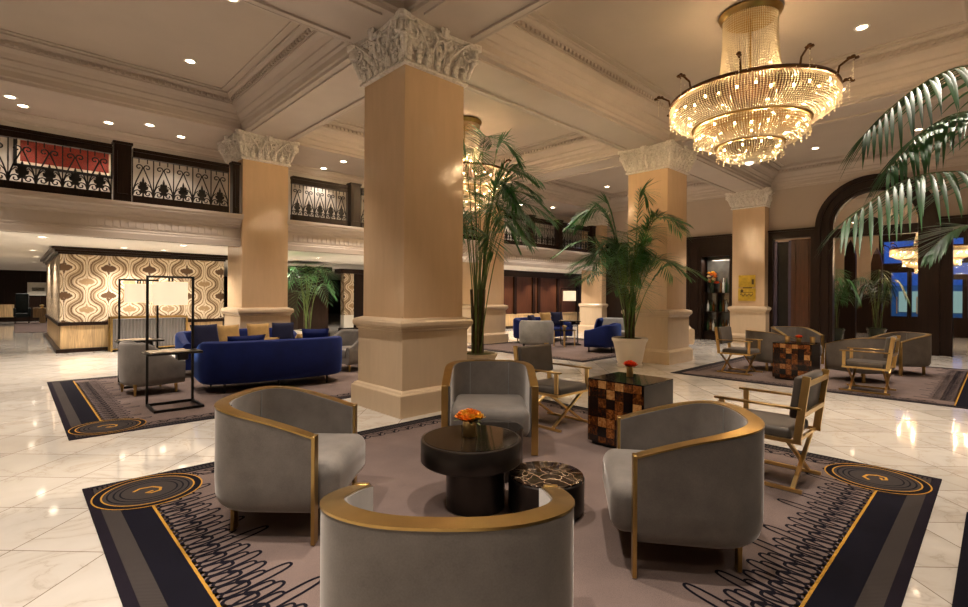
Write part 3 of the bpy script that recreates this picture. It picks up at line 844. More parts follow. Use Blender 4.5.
def cube_table(label, loc, h, dx, dy):
    r = thing('cube_table', label, 'side table', loc)
    MB().box(-dx / 2, dx / 2, -dy / 2, dy / 2, .035, h - .006).build('tiled_body', TORT, r)
    MB().box(-dx / 2 + .03, dx / 2 - .03, -dy / 2 + .03, dy / 2 - .03, 0, .04).build('plinth', BLACKM, r)
    for sy in (-1, 1): MB().box(-dx / 2, dx / 2, sy * dy / 2 - .004, sy * dy / 2 + .004, .035, h - .004).build('side_panel', BRONZE, r)
    MB().rbox((0, 0, h - .003), (dx + .006, dy + .012, .012), .003, 1).build('glossy_top', GLOSSB, r)
GLOSSB = plain('black_gloss_top', (.008, .006, .005), .06, 0, .2, 5, Specular_IOR_Level=.35)
cube_table('tortoiseshell tiled cube table with an orange flower, next to the near chairs', (4.67, 2.665, .012), .68, .60, .63)
cube_table('tortoiseshell tiled cube table with candle cups, among the far chairs by the entrance', (10.73, 2.66, .012), .68, .60, .63)

# nested drum tables
t = thing('drum_table', 'round black bronze drum table on a thick pedestal, holding the orange roses', 'coffee table', (2.435, 2.675, .012))
MB().lathe([(.0, .333), (.355, .333), (.366, .342), (.368, .35), (.368, .488), (.362, .496), (.352, .498), (0, .498)], 64).build('top_drum', BRONZE, t)
MB().lathe([(0, .494), (.345, .494), (.345, .5005), (0, .5005)], 64).build('glossy_top', GLOSSB, t)
MB().lathe([(0, 0), (.205, 0), (.215, .006), (.215, .336), (0, .336)], 48, (.025, -.022, 0)).build('pedestal', BRONZE, t)
t = thing('marble_table', 'low round table with a dark white-veined marble top tucked under the drum table', 'coffee table', (2.785, 2.255, .012))
MB().lathe([(0, 0), (.25, 0), (.26, .02), (.272, .03), (.272, .24), (.266, .247), (0, .247)], 64).build('drum_base', BRONZE, t)
MB().lathe([(0, .244), (.262, .244), (.264, .258), (.258, .262), (0, .262)], 64).build('marble_top', DMARB, t)
t = thing('drum_stool', 'small dark bronze drum table peeking out behind the larger drum table', 'side table', (3.02, 3.05, .012))
MB().lathe([(0, 0), (.262, 0), (.27, .01), (.27, .385), (.262, .395), (0, .395)], 48).build('drum_body', BRONZE, t)
MB().lathe([(0, .392), (.255, .392), (.255, .399), (0, .399)], 48).build('glossy_top', GLOSSB, t)

# flowers
ROSE = plain('orange_rose', (.85, .28, .035), .6, 0, .3, 20)
ROSEY = plain('yellow_rose', (.85, .48, .06), .6, 0, .25, 20)
REDF = plain('red_orange_flower', (.80, .09, .02), .6, 0, .35, 20)
WHITEF = plain('cream_flower', (.8, .7, .45), .6, 0, .2, 20)
LFL = plain('posy_leaf', (.30, .36, .15), .5, 0, .3, 20)
CANDLE = emit('lit_candle_glass', (1, .42, .10), 1.2)
def rose(mb, c, R, rnd, m=0):
    c = Vector(c)
    mb.ball(c, (R * .5, R * .5, R * .55), m, 8, 5)
    for ring, (k, rr, tilt, up) in enumerate(((4, .55, .15, .12), (6, .85, .5, 0), (7, 1.05, .9, -.15))):
        for i in range(k):
            a = 2 * PI * (i + .5 * ring) / k + rnd.uniform(-.2, .2)
            o = Vector((math.cos(a), math.sin(a), 0)); si = Vector((-math.sin(a), math.cos(a), 0))
            up_v = (Vector((0, 0, 1)) * math.cos(tilt) + o * math.sin(tilt))
            b0 = c + o * R * .35 * rr + Vector((0, 0, -R * .45 + up * R))
            w = R * .55
            P = lambda u, v: b0 + si * (u * w * (1 - .3 * v * v)) + up_v * (v * R * .95) + o * (R * .28 * math.sin(v * 2) - R * .18 * u * u)
            mb.grid(lambda u, v: P(u * 2 - 1, v), 4, 3, m)
def leaf_blade(mb, a, dirv, L, W, m=0, droop=.3):
    a = Vector(a); d = Vector(dirv).normalized(); sd = d.cross(Vector((0, 0, 1)))
    sd = sd.normalized() if sd.length > .01 else Vector((1, 0, 0))
    vs = []; n = 5
    for i in range(n + 1):
        t = i / n; p = a + d * (L * t) + Vector((0, 0, -droop * L * t * t)); w = W * math.sin(PI * min(1, .08 + t * .92)) * .5
        vs += [p - sd * w, p + Vector((0, 0, -w * .3)), p + sd * w]
    fs = []
    for i in range(n): fs += [(i * 3, i * 3 + 1, i * 3 + 4, i * 3 + 3), (i * 3 + 1, i * 3 + 2, i * 3 + 5, i * 3 + 4)]
    mb.add(vs, fs, m, True)
def posy(label, loc, R, H, blooms, rr, mats, leaves=14, seed=1, sp=.95):
    rnd = random.Random(seed)
    r = thing('flower_vase', label, 'flowers', loc)
    MB().lathe([(0, 0), (R * .96, 0), (R, .004), (R, H), (R * .93, H), (R * .93, H * .8), (0, H * .8)], 28).build('brass_cup', GOLD, r)
    for i in range(blooms):
        a = 2.4 * i; q = R * sp * math.sqrt(i / max(1, blooms - 1)) if blooms > 1 else 0
        mb = MB(); rose(mb, (q * math.cos(a), q * math.sin(a), H + rr * .9 - q * .35 + (sp - .95) * R * .9), rr, rnd); mb.build('bloom', mats[i % len(mats)], r)
    mb = MB()
    for i in range(leaves):
        a = 2 * PI * i / leaves + rnd.uniform(-.2, .2)
        leaf_blade(mb, (R * .7 * math.cos(a), R * .7 * math.sin(a), H), (math.cos(a), math.sin(a), rnd.uniform(.1, .7)), rnd.uniform(.9, 1.5) * R * (.6 + .45 * sp), R * .5)
    mb.build('leaves', LFL, r)
    return r
posy('brass cup of orange and yellow roses on the round drum table', (2.44, 2.70, .5135), .050, .115, 13, .040, [ROSE, ROSEY, ROSE], 22, 1, 1.5)
posy('slim brass cup with one red orange flower on the near tortoiseshell cube', (4.72, 2.70, .699), .034, .11, 3, .042, [REDF], 14, 3)
for k, (x, y, lb) in enumerate(((10.62, 2.78, 'small amber candle glass on the far tortoiseshell cube, left of the posy'), (10.82, 2.42, 'small amber candle glass on the far tortoiseshell cube, at its right edge'))):
    q = thing('candle_glass', lb, 'candle', (x, y, .701))
    MB().lathe([(0, 0), (.04, 0), (.045, .11), (.04, .11), (.036, .03), (0, .03)], 20).build('glass', GOLD, q)
    MB().lathe([(0, .03), (.035, .03), (.037, .09), (0, .09)], 16).build('lit_wax', CANDLE, q)
posy('little red posy in a brass cup on the far tortoiseshell cube', (10.72, 2.62, .701), .04, .09, 5, .035, [REDF, ROSE], 12, 5)

# sofas
def sofa(name, label, hw, yf, yb, e, zb, za, mat, legm, group=None, cat='sofa', th=.16, legs=4, seat=True):
    r = thing(name, label, cat, group=group)
    rz = lambda y: za + (zb - za) * sm((y - yf) / (yb - yf) * 1.25)
    s = MB()
    def sect(y):
        z = rz(y); t = th
        return [(t, .28), (t, z - .05), (t - .02, z - .015), (t - .05, z), (.05, z), (.015, z - .02), (0, z - .06), (.0, .40), (.006, .24), (.018, .17), (.05, .14), (t, .14)]
    shell(s, hw, yf, yb, e, sect, 6, 36)
    s.prism(outline(hw, yf, yb, e, th - .01, 6, 36), .16, .30)
    s.build('upholstered_shell', mat, r)
    d = yb - th - yf
    # seat follows the inner outline
    sc = outline(hw, yf - .02, yb, e, th + .005, 6, 36)
    cb = MB()
    n = len(sc)
    lay = [(.985, .29), (1, .32), (1, .40), (.985, .43), (.95, .445), (.6, .46), (0.0, .465)]
    cy = sum(p[1] for p in sc) / n
    vs = [(x * k, (y - cy) * k + cy, z) for k, z in lay for x, y in sc]
    fs = []
    for j in range(len(lay) - 1):
        for i in range(n):
            l = (i + 1) % n; fs.append((j * n + i, j * n + l, (j + 1) * n + l, (j + 1) * n + i))
    cb.add(vs, fs, 0, True); cb.build('seat_cushion', mat, r)
    pos = [(hw * .78, yf + .10), (-hw * .78, yf + .10), (hw * .70, yb * .72), (-hw * .70, yb * .72)]
    if legs > 4: pos += [(0, yb - .12)]
    for x, y in pos:
        MB().lathe([(0, 0), (.016, 0), (.026, .175), (0, .175)], 10, (x, y, 0)).build('leg', legm, r)
    return r
so = sofa('curved_sofa', 'royal blue velvet curved sofa seen from behind, nearest of the left group', 1.14, -.45, .52, 3.6, .80, .62, BLUEV, BLACKM, 'blue velvet curved sofas', legs=5)
so.location = (3.22, 8.58, .012); so.rotation_euler = (0, 0, PI + math.radians(-7))
dup(so, (3.38, 10.72, .012), 0, 'navy blue velvet curved sofa facing the camera before the left column', 'blue velvet curved sofas')
dup(so, (13.0, 10.75, .012), 0, 'navy sofa in the far lounge, behind the pale tub chair', 'blue velvet curved sofas')
s2 = sofa('love_seat', 'royal blue velvet love seat left of the white urn palm, seen from behind', .74, -.40, .42, 2.7, .76, .60, BLUEV, BLACKM)
s2.location = (12.15, 7.75, .012); s2.rotation_euler = (0, 0, math.radians(-160))
tc = sofa('tub_chair', 'grey tub chair at the left edge of the blue sofas, behind the frame lamp', .42, -.38, .36, 2.5, .80, .50, GREYV, BRASS, None, 'armchair', .09)
tc.location = (1.54, 9.24, .012); tc.rotation_euler = (0, 0, math.radians(98))
dup(tc, (5.05, 9.35, .012), math.radians(-75), 'grey tub chair right of the blue sofa, half hidden by the front column')
tp = sofa('tub_chair', 'pale grey tub chair seen from behind in the far lounge', .50, -.38, .40, 2.5, .84, .50, PALEGREY, BLACKM, None, 'armchair', .09)
tp.location = (11.0, 9.30, .012); tp.rotation_euler = (0, 0, math.radians(130))
dup(tp, (13.9, 8.6, .012), math.radians(-60), 'pale tub chair far back in the lounge behind the blue love seat')
bc = sofa('bench_sofa', 'cream sofa just visible behind the blue love seat cushions', .8, -.4, .4, 3, .80, .6, plain('cream_velvet', (.55, .42, .28), .8), BLACKM)
bc.location = (14.1, 7.0, .012); bc.rotation_euler = (0, 0, math.radians(-40))

def cushion(label, loc, w, h, t, mat, rz, lean=.3):
    mb = MB()
    def P(u, v, s):
        a, b = u * 2 - 1, v * 2 - 1
        q = (1 - a ** 4) * (1 - b ** 4)
        pin = 1 - .05 * (1 - abs(a)) * 1 - .0
        return (a * w / 2 * (1 - .06 * (1 - b * b)), s * t / 2 * q ** .5, b * h / 2 * (1 - .06 * (1 - a * a)))
    for s in (1, -1): mb.grid(lambda u, v: P(u, v, s), 12, 12)
    Rm = Matrix.Rotation(rz, 4, 'Z') @ Matrix.Rotation(-lean, 4, 'X')
    mb.v = [tuple(Rm @ Vector(p)) for p in mb.v]
    return tag(mb.build('cushion', mat, None, loc), label, 'cushion')
cushion('navy square cushion at the left end of the rear blue sofa', (2.67, 10.50, .735), .52, .48, .16, NAVYV, .25)
cushion('gold square cushion beside the navy one at the left of the rear blue sofa', (3.12, 10.66, .71), .46, .46, .15, TANV, .1)
cushion('gold square cushion at the right end of the rear blue sofa', (3.70, 10.66, .72), .44, .46, .15, TANV, -.15)
cushion('navy square cushion at the far right of the rear blue sofa', (4.15, 10.53, .73), .44, .46, .15, NAVYV, -.4)
cushion('navy lumbar cushion showing above the front blue sofa back', (2.75, 8.50, .72), .62, .34, .14, BLUEV, PI + .1)
cushion('pale gold lumbar cushion behind the navy lumbar one', (3.10, 8.80, .66), .60, .32, .14, TANV, PI + .1, .5)
cushion('blue cushion at the right end of the front blue sofa', (3.90, 8.42, .74), .46, .44, .15, BLUEV, PI - .5)
cushion('tan cushion leaning by the blue one at the right of the front sofa', (3.82, 8.80, .66), .42, .38, .14, TANV, PI + .5)
cushion('gold cushion on the navy sofa in the far lounge', (13.20, 10.74, .76), .5, .48, .15, TANV, -.1)
cushion('dark navy cushion on the right of the far lounge sofa', (13.68, 10.62, .76), .5, .5, .15, NAVYV, -.3)
cushion('dark navy cushion on the left of the far lounge sofa', (12.34, 10.62, .72), .46, .42, .15, NAVYV, .3)
cushion('blue cushion on the love seat by the white urn palm', (12.0, 7.85, .77), .55, .36, .15, BLUEV, -2.79)

# frame lamps
def frame_lamp(name, label, loc, rz=0, shw=.42):
    r = thing(name, label, 'floor lamp', loc, rz)
    f = MB(); W, H, D = .275, 1.77, .27
    for sx in (-1, 1): f.bar((sx * W, D, 0), (sx * W, D, H), .03, .03)
    f.bar((-W - .015, D, H), (W + .015, D, H), .03, .03)
    for y in (-D, D): f.bar((-W - .015, y, .015), (W + .015, y, .015), .03, .03)
    for sx in (-1, 1): f.bar((sx * W, -D, .015), (sx * W, D, .015), .03, .03)
    for x in (-.02, .02): f.bar((x, D, H - .07), (x, D, H), .02, .02)
    f.build('metal_frame', BLACKM, r)
    s = MB(); a, z0, z1 = .205, H - .39, H - .07
    s.lathe([(a, z0), (a, z1)], 32, (0, D, 0)); s.lathe([(a, z1), (.03, z1)], 32, (0, D, 0))
    s.build('lamp_shade', SHADE, r)
    tr = MB(); tr.rbox((-.02, D - .22, .735), (.66, .36, .03), .004, 1); tr.rbox((.10, D - .20, .67), (.13, .12, .09), .01, 1); tr.build('tray', BLACKM, r)
    MB().rbox((-.08, D - .22, .757), (.46, .34, .016), .004, 1).build('marble_inset', plain('cream_marble', (.6, .5, .36), .2, 0, .3, 14) if 'cream_marble' not in bpy.data.materials else bpy.data.materials['cream_marble'], r)
    return r
LP = 'black metal frame lamps with built in tray'
fl = frame_lamp('frame_lamp', 'black metal frame lamp with lit shade and tray, nearest of the left pair', (1.60, 7.76, .012))
dup(fl, (1.58, 10.05, .012), 0, 'black metal frame lamp with lit shade, rear one of the left pair')
dup(fl, (12.85, 9.45, .012), math.radians(-45), 'black metal frame lamp with lit shade in the far lounge')
# low glass side tables in the far lounge
tb = thing('side_table', 'small brass framed table beside the lamp in the far lounge', 'side table', (12.2, 9.2, .012))
q = MB()
for x in (-.25, .25):
    for y in (-.2, .2): q.bar((x, y, 0), (x, y, .48), .025, .025)
q.build('brass_frame', GOLD, tb)
MB().rbox((0, 0, .49), (.56, .46, .02), .004, 1).build('table_top', GLOSSB, tb)
posy('small posy on the brass table in the far lounge', (12.2, 9.2, .513), .05, .09, 4, .04, [WHITEF, ROSE], 10, 9)

# fluted cabinet in front of the wallpaper
cb = thing('fluted_cabinet', 'low fluted grey cabinet with brass frame under the patterned wallpaper', 'cabinet', (2.75, 16.35, 0))
MB().box(-.84, .84, -.18, .24, .08, .86).build('body', fluted('fluted_grey_lacquer', (.16, .15, .145)), cb)
q = MB()
for x in (-.87, .87):
    q.bar((x, -.2, 0), (x, -.2, .92), .045, .045); q.bar((x, .24, 0), (x, .24, .92), .045, .045)
q.bar((-.89, -.2, .90), (.89, -.2, .90), .045, .045); q.bar((-.89, .24, .90), (.89, .24, .90), .045, .045); q.bar((-.87, -.2, .07), (.87, -.2, .07), .03, .03)
q.build('brass_frame', BRASS, cb)
# far salon: wing chair, oak side cabinet, picture, flowers
wc = thing('wing_chair', 'dark teal wing chair far left in front of the walnut wall', 'armchair', (.34, 34.0, .02))
TEAL = velvet('teal_velvet', (.035, .05, .055), .3)
MB().rbox((0, .25, .95), (.50, .16, 1.10), .06, 3).build('backrest', TEAL, wc)
for q in (-1, 1): MB().rbox((q * .28, -.05, .55), (.10, .66, .44), .04, 3).build('arm', TEAL, wc)
MB().rbox((0, -.05, .40), (.48, .66, .22), .06, 3).build('seat', TEAL, wc)
for x in (-.25, .25):
    for y in (-.30, .26): MB().bar((x, y, 0), (x, y, .34), .05, .05).build('leg', DARKW, wc)
st = thing('oak_side_cabinet', 'pale oak side cabinet with flowers beside the teal wing chair', 'cabinet', (1.10, 33.8, .02))
for s in (-1, 1): MB().box(s * .185 - .175, s * .185 + .175, -.22, .25, .28, .72).build('door', TANW, st)
MB().box(-.37, .37, -.2, .27, .70, .76).build('top', TANW, st); MB().box(-.12, .12, -.1, .15, 0, .28).build('pedestal', TANW, st)
posy('small white posy on the far oak side cabinet', (1.08, 33.8, .785), .05, .10, 5, .05, [WHITEF], 10, 4)
pc = thing('framed_picture', 'small framed landscape on the dark wall at far left', 'picture', (.98, 36.45, 1.42))
MB().box(-.42, .42, -.03, .03, -.02, .70).build('frame', plain('white_frame', (.75, .72, .62), .5), pc)
MB().box(-.24, .28, -.036, -.028, .22, .42).build('landscape', plain('sepia_landscape', (.13, .12, .09), .7, 0, .8, 9), pc)
# backlit bar cabinet in the entrance wall with bottles
structure(MB().box(DX + .55, DX + .6, 6.3, 7.7, 0, 3.5).box(DX + .15, DX + .6, 6.3, 6.45, 0, 3.5).box(DX + .15, DX + .6, 7.55, 7.7, 0, 3.5).box(DX + .15, DX + .6, 6.3, 7.7, 3.02, 3.1).box(DX+.15, DX+.6, 6.3, 7.7, 0, .28).build('wall_alcove', DARKW))
bs = thing('bar_shelf', 'tall backlit bar shelf full of bottles in the doorway left of the wall column', 'shelf', (DX + .22, 7.0, 0))
MB().box(.22, .26, -.47, .47, .3, 3.0).build('mirror_back', plain('pale_mirror', (.22, .22, .20), .12, .7, .3, 3), bs)
for zz in (.32, 1.02, 1.70): MB().box(-.12, .24, -.47, .47, zz - .02, zz).build('shelf_board', DARKW, bs)
for y in (-.47, 0, .47): MB().box(-.12, .24, y - .025, y + .025, .28, 1.72).build('upright', DARKW, bs)
BG = [plain('green_glass', (.02, .05, .02), .08), plain('amber_glass', (.10, .04, .01), .08), plain('clear_spirit_glass', (.40, .45, .45), .06), plain('white_label_glass', (.6, .6, .55), .3)]
rnd = random.Random(11)
for zz, n, hh in ((.325, 8, .42), (1.025, 8, .40), (1.705, 4, .50)):
    for i in range(n):
        y = 7.0 + ((-.37, -.27, -.17, -.075, .075, .17, .27, .37)[i] if n > 4 else (-.37, -.27, -.17, -.08)[i])
        R = .034 + rnd.uniform(0, .012); h = hh * rnd.uniform(.85, 1.05)
        mb = MB().lathe([(0, 0), (R, 0), (R, h * .62), (R * .38, h * .74), (R * .36, h), (0, h)], 12)
        zn = {.325: 'bottom', 1.025: 'middle', 1.705: 'top'}[zz]
        tag(mb.build('bottle', BG[rnd.randrange(4)], None, (DX + .27, y, zz)), 'glass bottle standing on the %s shelf of the backlit bar' % zn, 'bottle', 'bottles on the %s bar shelf' % zn)
fv = thing('flower_arrangement', 'large orange and cream flower arrangement on the bar shelf', 'flowers', (DX + .27, 7.22, 1.705))
MB().lathe([(0, 0), (.07, 0), (.09, .25), (.07, .33), (.06, .33), (0, .30)], 16).build('vase', GLASSB, fv)
rnd = random.Random(5)
for i in range(16):
    a = rnd.uniform(0, 2 * PI); q = rnd.uniform(0, .20)
    mb = MB(); rose(mb, (q * math.cos(a) * .5, q * math.sin(a), .46 + rnd.uniform(-.1, .28)), .065, rnd); mb.build('bloom', [ROSE, ROSEY, WHITEF, REDF][i % 4], fv)
mb = MB()
for i in range(26):
    a = rnd.uniform(0, 2 * PI); leaf_blade(mb, (0, 0, .36), (math.cos(a) * .6, math.sin(a), rnd.uniform(.3, 1.2)), rnd.uniform(.16, .26), .06)
mb.build('leaves', LEAF, fv)

# ------------------------------------------------------------------ rugs
def ribbon(mb, pts, w, z, m, closed=False):
    pts = [Vector((p[0], p[1], 0)) for p in pts]; n = len(pts); vs = []
    for i in range(n):
        a = pts[(i - 1) % n] if closed or i else pts[0]; b = pts[(i + 1) % n] if closed or i < n - 1 else pts[-1]
        t = b - a; t = t.normalized() if t.length > 1e-9 else Vector((1, 0, 0)); q = Vector((-t.y, t.x, 0)) * w / 2
        vs += [(pts[i].x + q.x, pts[i].y + q.y, z), (pts[i].x - q.x, pts[i].y - q.y, z)]
    mb.add(vs, [(2 * i, 2 * i + 1, 2 * ((i + 1) % n) + 1, 2 * ((i + 1) % n)) for i in range(n if closed else n - 1)], m)
def disc(mb, c, r0, r1, z, m, n=48):
    vs = []
    for i in range(n):
        a = 2 * PI * i / n
        vs += [(c[0] + r0 * math.cos(a), c[1] + r0 * math.sin(a), z), (c[0] + r1 * math.cos(a), c[1] + r1 * math.sin(a), z)]
    mb.add(vs, [(2 * i, 2 * i + 1, 2 * ((i + 1) % n) + 1, 2 * ((i + 1) % n)) for i in range(n)], m)
def rug(label, x0, x1, y0, y1, wide, medal=()):
    """wide: set of sides ('x0','x1','y0','y1') with the broad striped border; the other sides carry the chain border"""
    mb = MB(); Z = .007
    WIDE = [(0, 2), (.06, 3), (.16, 1), (.335, 5), (.352, 0)]
    NARR = [(0, 2), (.05, 3), (.12, 1), (.155, 0)]
    def breaks(lo, hi, sl, sh):
        L = [(lo + d, m) for d, m in (WIDE if sl in wide else NARR)]
        Hh = [(hi - d, m) for d, m in (WIDE if sh in wide else NARR)]
        return L, Hh
    bx = breaks(x0, x1, 'x0', 'x1'); by = breaks(y0, y1, 'y0', 'y1')
    gx = sorted([p for p, _ in bx[0]] + [p for p, _ in bx[1]]); gy = sorted([p for p, _ in by[0]] + [p for p, _ in by[1]])
    def pick(d, tbl):
        m = None
        for k, (q, mm) in enumerate(tbl):
            if d >= q - 1e-6: m = k
        return m
    for i in range(len(gx) - 1):
        for j in range(len(gy) - 1):
            cx, cy = (gx[i] + gx[i + 1]) / 2, (gy[j] + gy[j + 1]) / 2
            best = 0
            for d, sd in ((cx - x0, 'x0'), (x1 - cx, 'x1'), (cy - y0, 'y0'), (y1 - cy, 'y1')):
                tb = WIDE if sd in wide else NARR
                if d < tb[-1][0]:
                    m = tb[pick(d, tb)][1]
                    best = (d, m) if best == 0 or d < best[0] else best
            m = 0 if best == 0 else best[1]
            mb.add([(gx[i], gy[j], Z), (gx[i + 1], gy[j], Z), (gx[i + 1], gy[j + 1], Z), (gx[i], gy[j + 1], Z)], [(0, 1, 2, 3)], m)
    mb.add([(x0, y0, 0), (x1, y0, 0), (x1, y1, 0), (x0, y1, 0), (x0, y0, Z), (x1, y0, Z), (x1, y1, Z), (x0, y1, Z)], [(0, 1, 5, 4), (1, 2, 6, 5), (2, 3, 7, 6), (3, 0, 4, 7), (3, 2, 1, 0)], 2)
    rnd = random.Random(2)
    def side(sd):
        # returns map (along, inward) -> xy and the length
        if sd == 'x0': return (lambda a, d: (x0 + d, y0 + a)), y1 - y0
        if sd == 'x1': return (lambda a, d: (x1 - d, y0 + a)), y1 - y0
        if sd == 'y0': return (lambda a, d: (x0 + a, y0 + d)), x1 - x0
        return (lambda a, d: (x0 + a, y1 - d)), x1 - x0
    for sd in ('x0', 'x1', 'y0', 'y1'):
        fn, L = side(sd)
        if sd in wide:
            a = .5; k = 0
            while a < L - .5:
                ln = (.40, .27, .34)[k % 3] if k % 2 == 0 else .25
                def loop(a, d0, d1, w, sl):
                    pts = []
                    for i in range(24):
                        t = 2 * PI * i / 24; c = math.cos(t)
                        d = (d0 + d1) / 2 - (d1 - d0) / 2 * math.copysign(abs(c) ** .7, c)
                        pts.append(fn(a + sl * (d - d0) + w * math.copysign(abs(math.sin(t)) ** .75, math.sin(t)), d))
                    return pts
                ribbon(mb, loop(a, .37, .37 + ln * 1.15, .036, .20), .018, Z + .0012, 4, True)
                ribbon(mb, loop(a + .07, .36, .52, .040, -.15), .020, Z + .0008, 4, True)
                ribbon(mb, loop(a + .085, .47, .62, .026, .1), .016, Z + .0016, 4, True)
                # gold teeth
                p = [fn(a - .03, .352), fn(a + .01, .352), fn(a - .01, .378)]
                mb.add([(q[0], q[1], Z + 0.0022) for q in p], [(0, 1, 2), (2, 1, 0)], 5)
                p = [fn(a + .025, .352), fn(a + .065, .352), fn(a + .045, .378)]
                mb.add([(q[0], q[1], Z + 0.0022) for q in p], [(0, 1, 2), (2, 1, 0)], 5)
                a += .135; k += 1
        else:
            a = .62; k = 0
            while a < L - .6:
                for (da, d, ra, rd, tl) in ((0, .235, .075, .035, .5), (.09, .27, .05, .03, -.6), (.05, .20, .04, .02, 0)):
                    pts = []
                    for i in range(12):
                        t = 2 * PI * i / 12; u, v = ra * math.cos(t), rd * math.sin(t)
                        pts.append(fn(a + da + u * math.cos(tl) - v * math.sin(tl), d + u * math.sin(tl) + v * math.cos(tl)))
                    ribbon(mb, pts, .013, Z + 0.0012, 4, True)
                ribbon(mb, [fn(a - .08, .18), fn(a - .02, .30), fn(a + .05, .31), fn(a + .12, .19)], .013, Z + 0.0017, 4)
                a += .185; k += 1
            a = .05
            while a < L - .05:          # small pale ticks along the edge
                p = [fn(a, .055), fn(a + .012, .055), fn(a + .012, .11), fn(a, .11)]
                mb.add([(q[0], q[1], Z + 0.0010) for q in p], [(0, 1, 2, 3), (3, 2, 1, 0)], 1)
                a += .032
    for c in medal:
        disc(mb, c, 0, .36, Z + 0.0026, 4); disc(mb, c, .352, .362, Z + 0.0031, 5); disc(mb, c, 0, .30, Z + 0.0032, 3); disc(mb, c, .295, .306, Z + 0.0037, 5)
        for rr in (.26, .22, .18): disc(mb, c, rr, rr + .012, Z + 0.0037, 4)
        ribbon(mb, [(c[0] + q[0], c[1] + q[1]) for q in ((-.10, .03), (-.05, .075), (.03, .06), (.075, .0), (.06, -.06), (.0, -.075), (-.03, -.05), (.02, -.03))], .022, Z + 0.0043, 5)
    # a coarse flip guard: every face looks up
    o = mb.build('area_rug', [C_FIELD, C_NAVY, C_EDGE, C_GREY, C_BLACK, C_GOLD])
    bm = bmesh.new(); bm.from_mesh(o.data)
    for f_ in bm.faces:
        if abs(f_.normal.z) > .5 and f_.normal.z < 0 and f_.calc_center_median().z > .005: f_.normal_flip()
    bm.to_mesh(o.data); bm.free()
    return tag(o, label, 'rug')
rug('taupe area rug with navy border and black looped fringe under the nested drum tables', .40, 5.74, .335, 4.99, {'x0', 'y0'}, ((.78, 4.60), (5.35, .73)))
rug('patterned area rug under the blue curved sofas at left', .43, 5.74, 6.74, 11.4, {'x0'}, ((.81, 7.13),))
rug('patterned area rug under the far seating by the entrance arch', 9.66, 15.0, .10, 4.62, {'y0'}, ())
rug('patterned area rug in the far lounge behind the white urn palm', 9.66, 15.0, 6.74, 11.3, {'x1'}, ())
tag(MB().box(.2, 4.98, -4.5, .16, 0, .012).build('area_rug', C_NAVY), 'dark area rug whose corner shows at the lower right of the photo', 'rug')

# ------------------------------------------------------------------ palms
def frond_mesh(path, n_leaf, leafL, leafW, t0, rnd, stemr=.012, hang=.5, fwd=.42):
    """path: list of Vectors; leaflets hang in two ranks along the upper part"""
    P = [Vector(p) for p in path]
    # resample with Catmull-Rom
    pts = []
    for i in range(len(P) - 1):
        p0 = P[max(0, i - 1)]; p1 = P[i]; p2 = P[i + 1]; p3 = P[min(len(P) - 1, i + 2)]
        for k in range(8):
            t = k / 8
            pts.append(.5 * ((2 * p1) + (p2 - p0) * t + (2 * p0 - 5 * p1 + 4 * p2 - p3) * t * t + (3 * p1 - p0 - 3 * p2 + p3) * t ** 3))
    pts.append(P[-1])
    mb = MB(); n = len(pts)
    mb.tube(pts, [stemr * (1 - .85 * i / (n - 1)) for i in range(n)], 5, False, 0)
    for i in range(n_leaf):
        t = t0 + (1 - t0) * (i + .5) / n_leaf
        f = t * (n - 1); k = min(n - 2, int(f)); fr = f - k
        p = pts[k].lerp(pts[k + 1], fr); tg = (pts[k + 1] - pts[k]).normalized()
        up = Vector((0, 0, 1)); sd = tg.cross(up)
        sd = sd.normalized() if sd.length > .05 else Vector((1, 0, 0))
        s = (t - t0) / (1 - t0)
        L = leafL * (.45 + .75 * math.sin(PI * min(1, s * .8 + .18))) * rnd.uniform(.88, 1.1)
        for sg in (-1, 1):
            fw = fwd + .45 * s ** 2 + rnd.uniform(-.08, .08)
            d = (sd * sg * (1 - .35 * s) + tg * fw + Vector((0, 0, .22 - hang * .6 + rnd.uniform(-.08, .08)))).normalized()
            leaf_blade(mb, p, d, L, leafW * (1 - .35 * s), 1, hang * rnd.uniform(.7, 1.2))
    return mb
def palm_path(base, az, H, reach, drop, rnd, lean=.12):
    b = Vector(base); h = Vector((math.cos(az), math.sin(az), 0))
    return [b, b + h * reach * lean * .8 + Vector((0, 0, H * .35)), b + h * reach * lean * 2.0 + Vector((0, 0, H * .68)), b + h * reach * .46 + Vector((0, 0, H * .93)),
            b + h * reach * .72 + Vector((0, 0, H * .97 - drop * .25)), b + h * reach + Vector((0, 0, H * .97 - drop))]
def palm(label, loc, pot, specs, seed, leafL=.42, leafW=.034, n_leaf=24, t0=.5, trunks=5, soil_z=.6, mats=None, trunk_h=1.0, hang=.5):
    rnd = random.Random(seed)
    r = thing('potted_palm', label, 'palm', loc)
    pot(r)
    for i in range(trunks):
        a = 2 * PI * i / trunks + .4; q = .09
        MB().tube([(q * math.cos(a), q * math.sin(a), soil_z - .02), (q * 1.1 * math.cos(a), q * 1.1 * math.sin(a), soil_z + trunk_h * .5), (q * 1.5 * math.cos(a), q * 1.5 * math.sin(a), soil_z + trunk_h)], [.026, .02, .014], 7).build('trunk', TRUNK, r)
    for k, (az, H, reach, drop) in enumerate(specs):
        a = rnd.uniform(0, 2 * PI); q = rnd.uniform(.03, .11)
        mb = frond_mesh(palm_path((q * math.cos(a), q * math.sin(a), soil_z), math.radians(az), H, reach, drop, rnd), n_leaf, leafL, leafW, t0, rnd, .013, hang)
        mb.build('frond', mats or [STEM, LEAF], r)
    return r
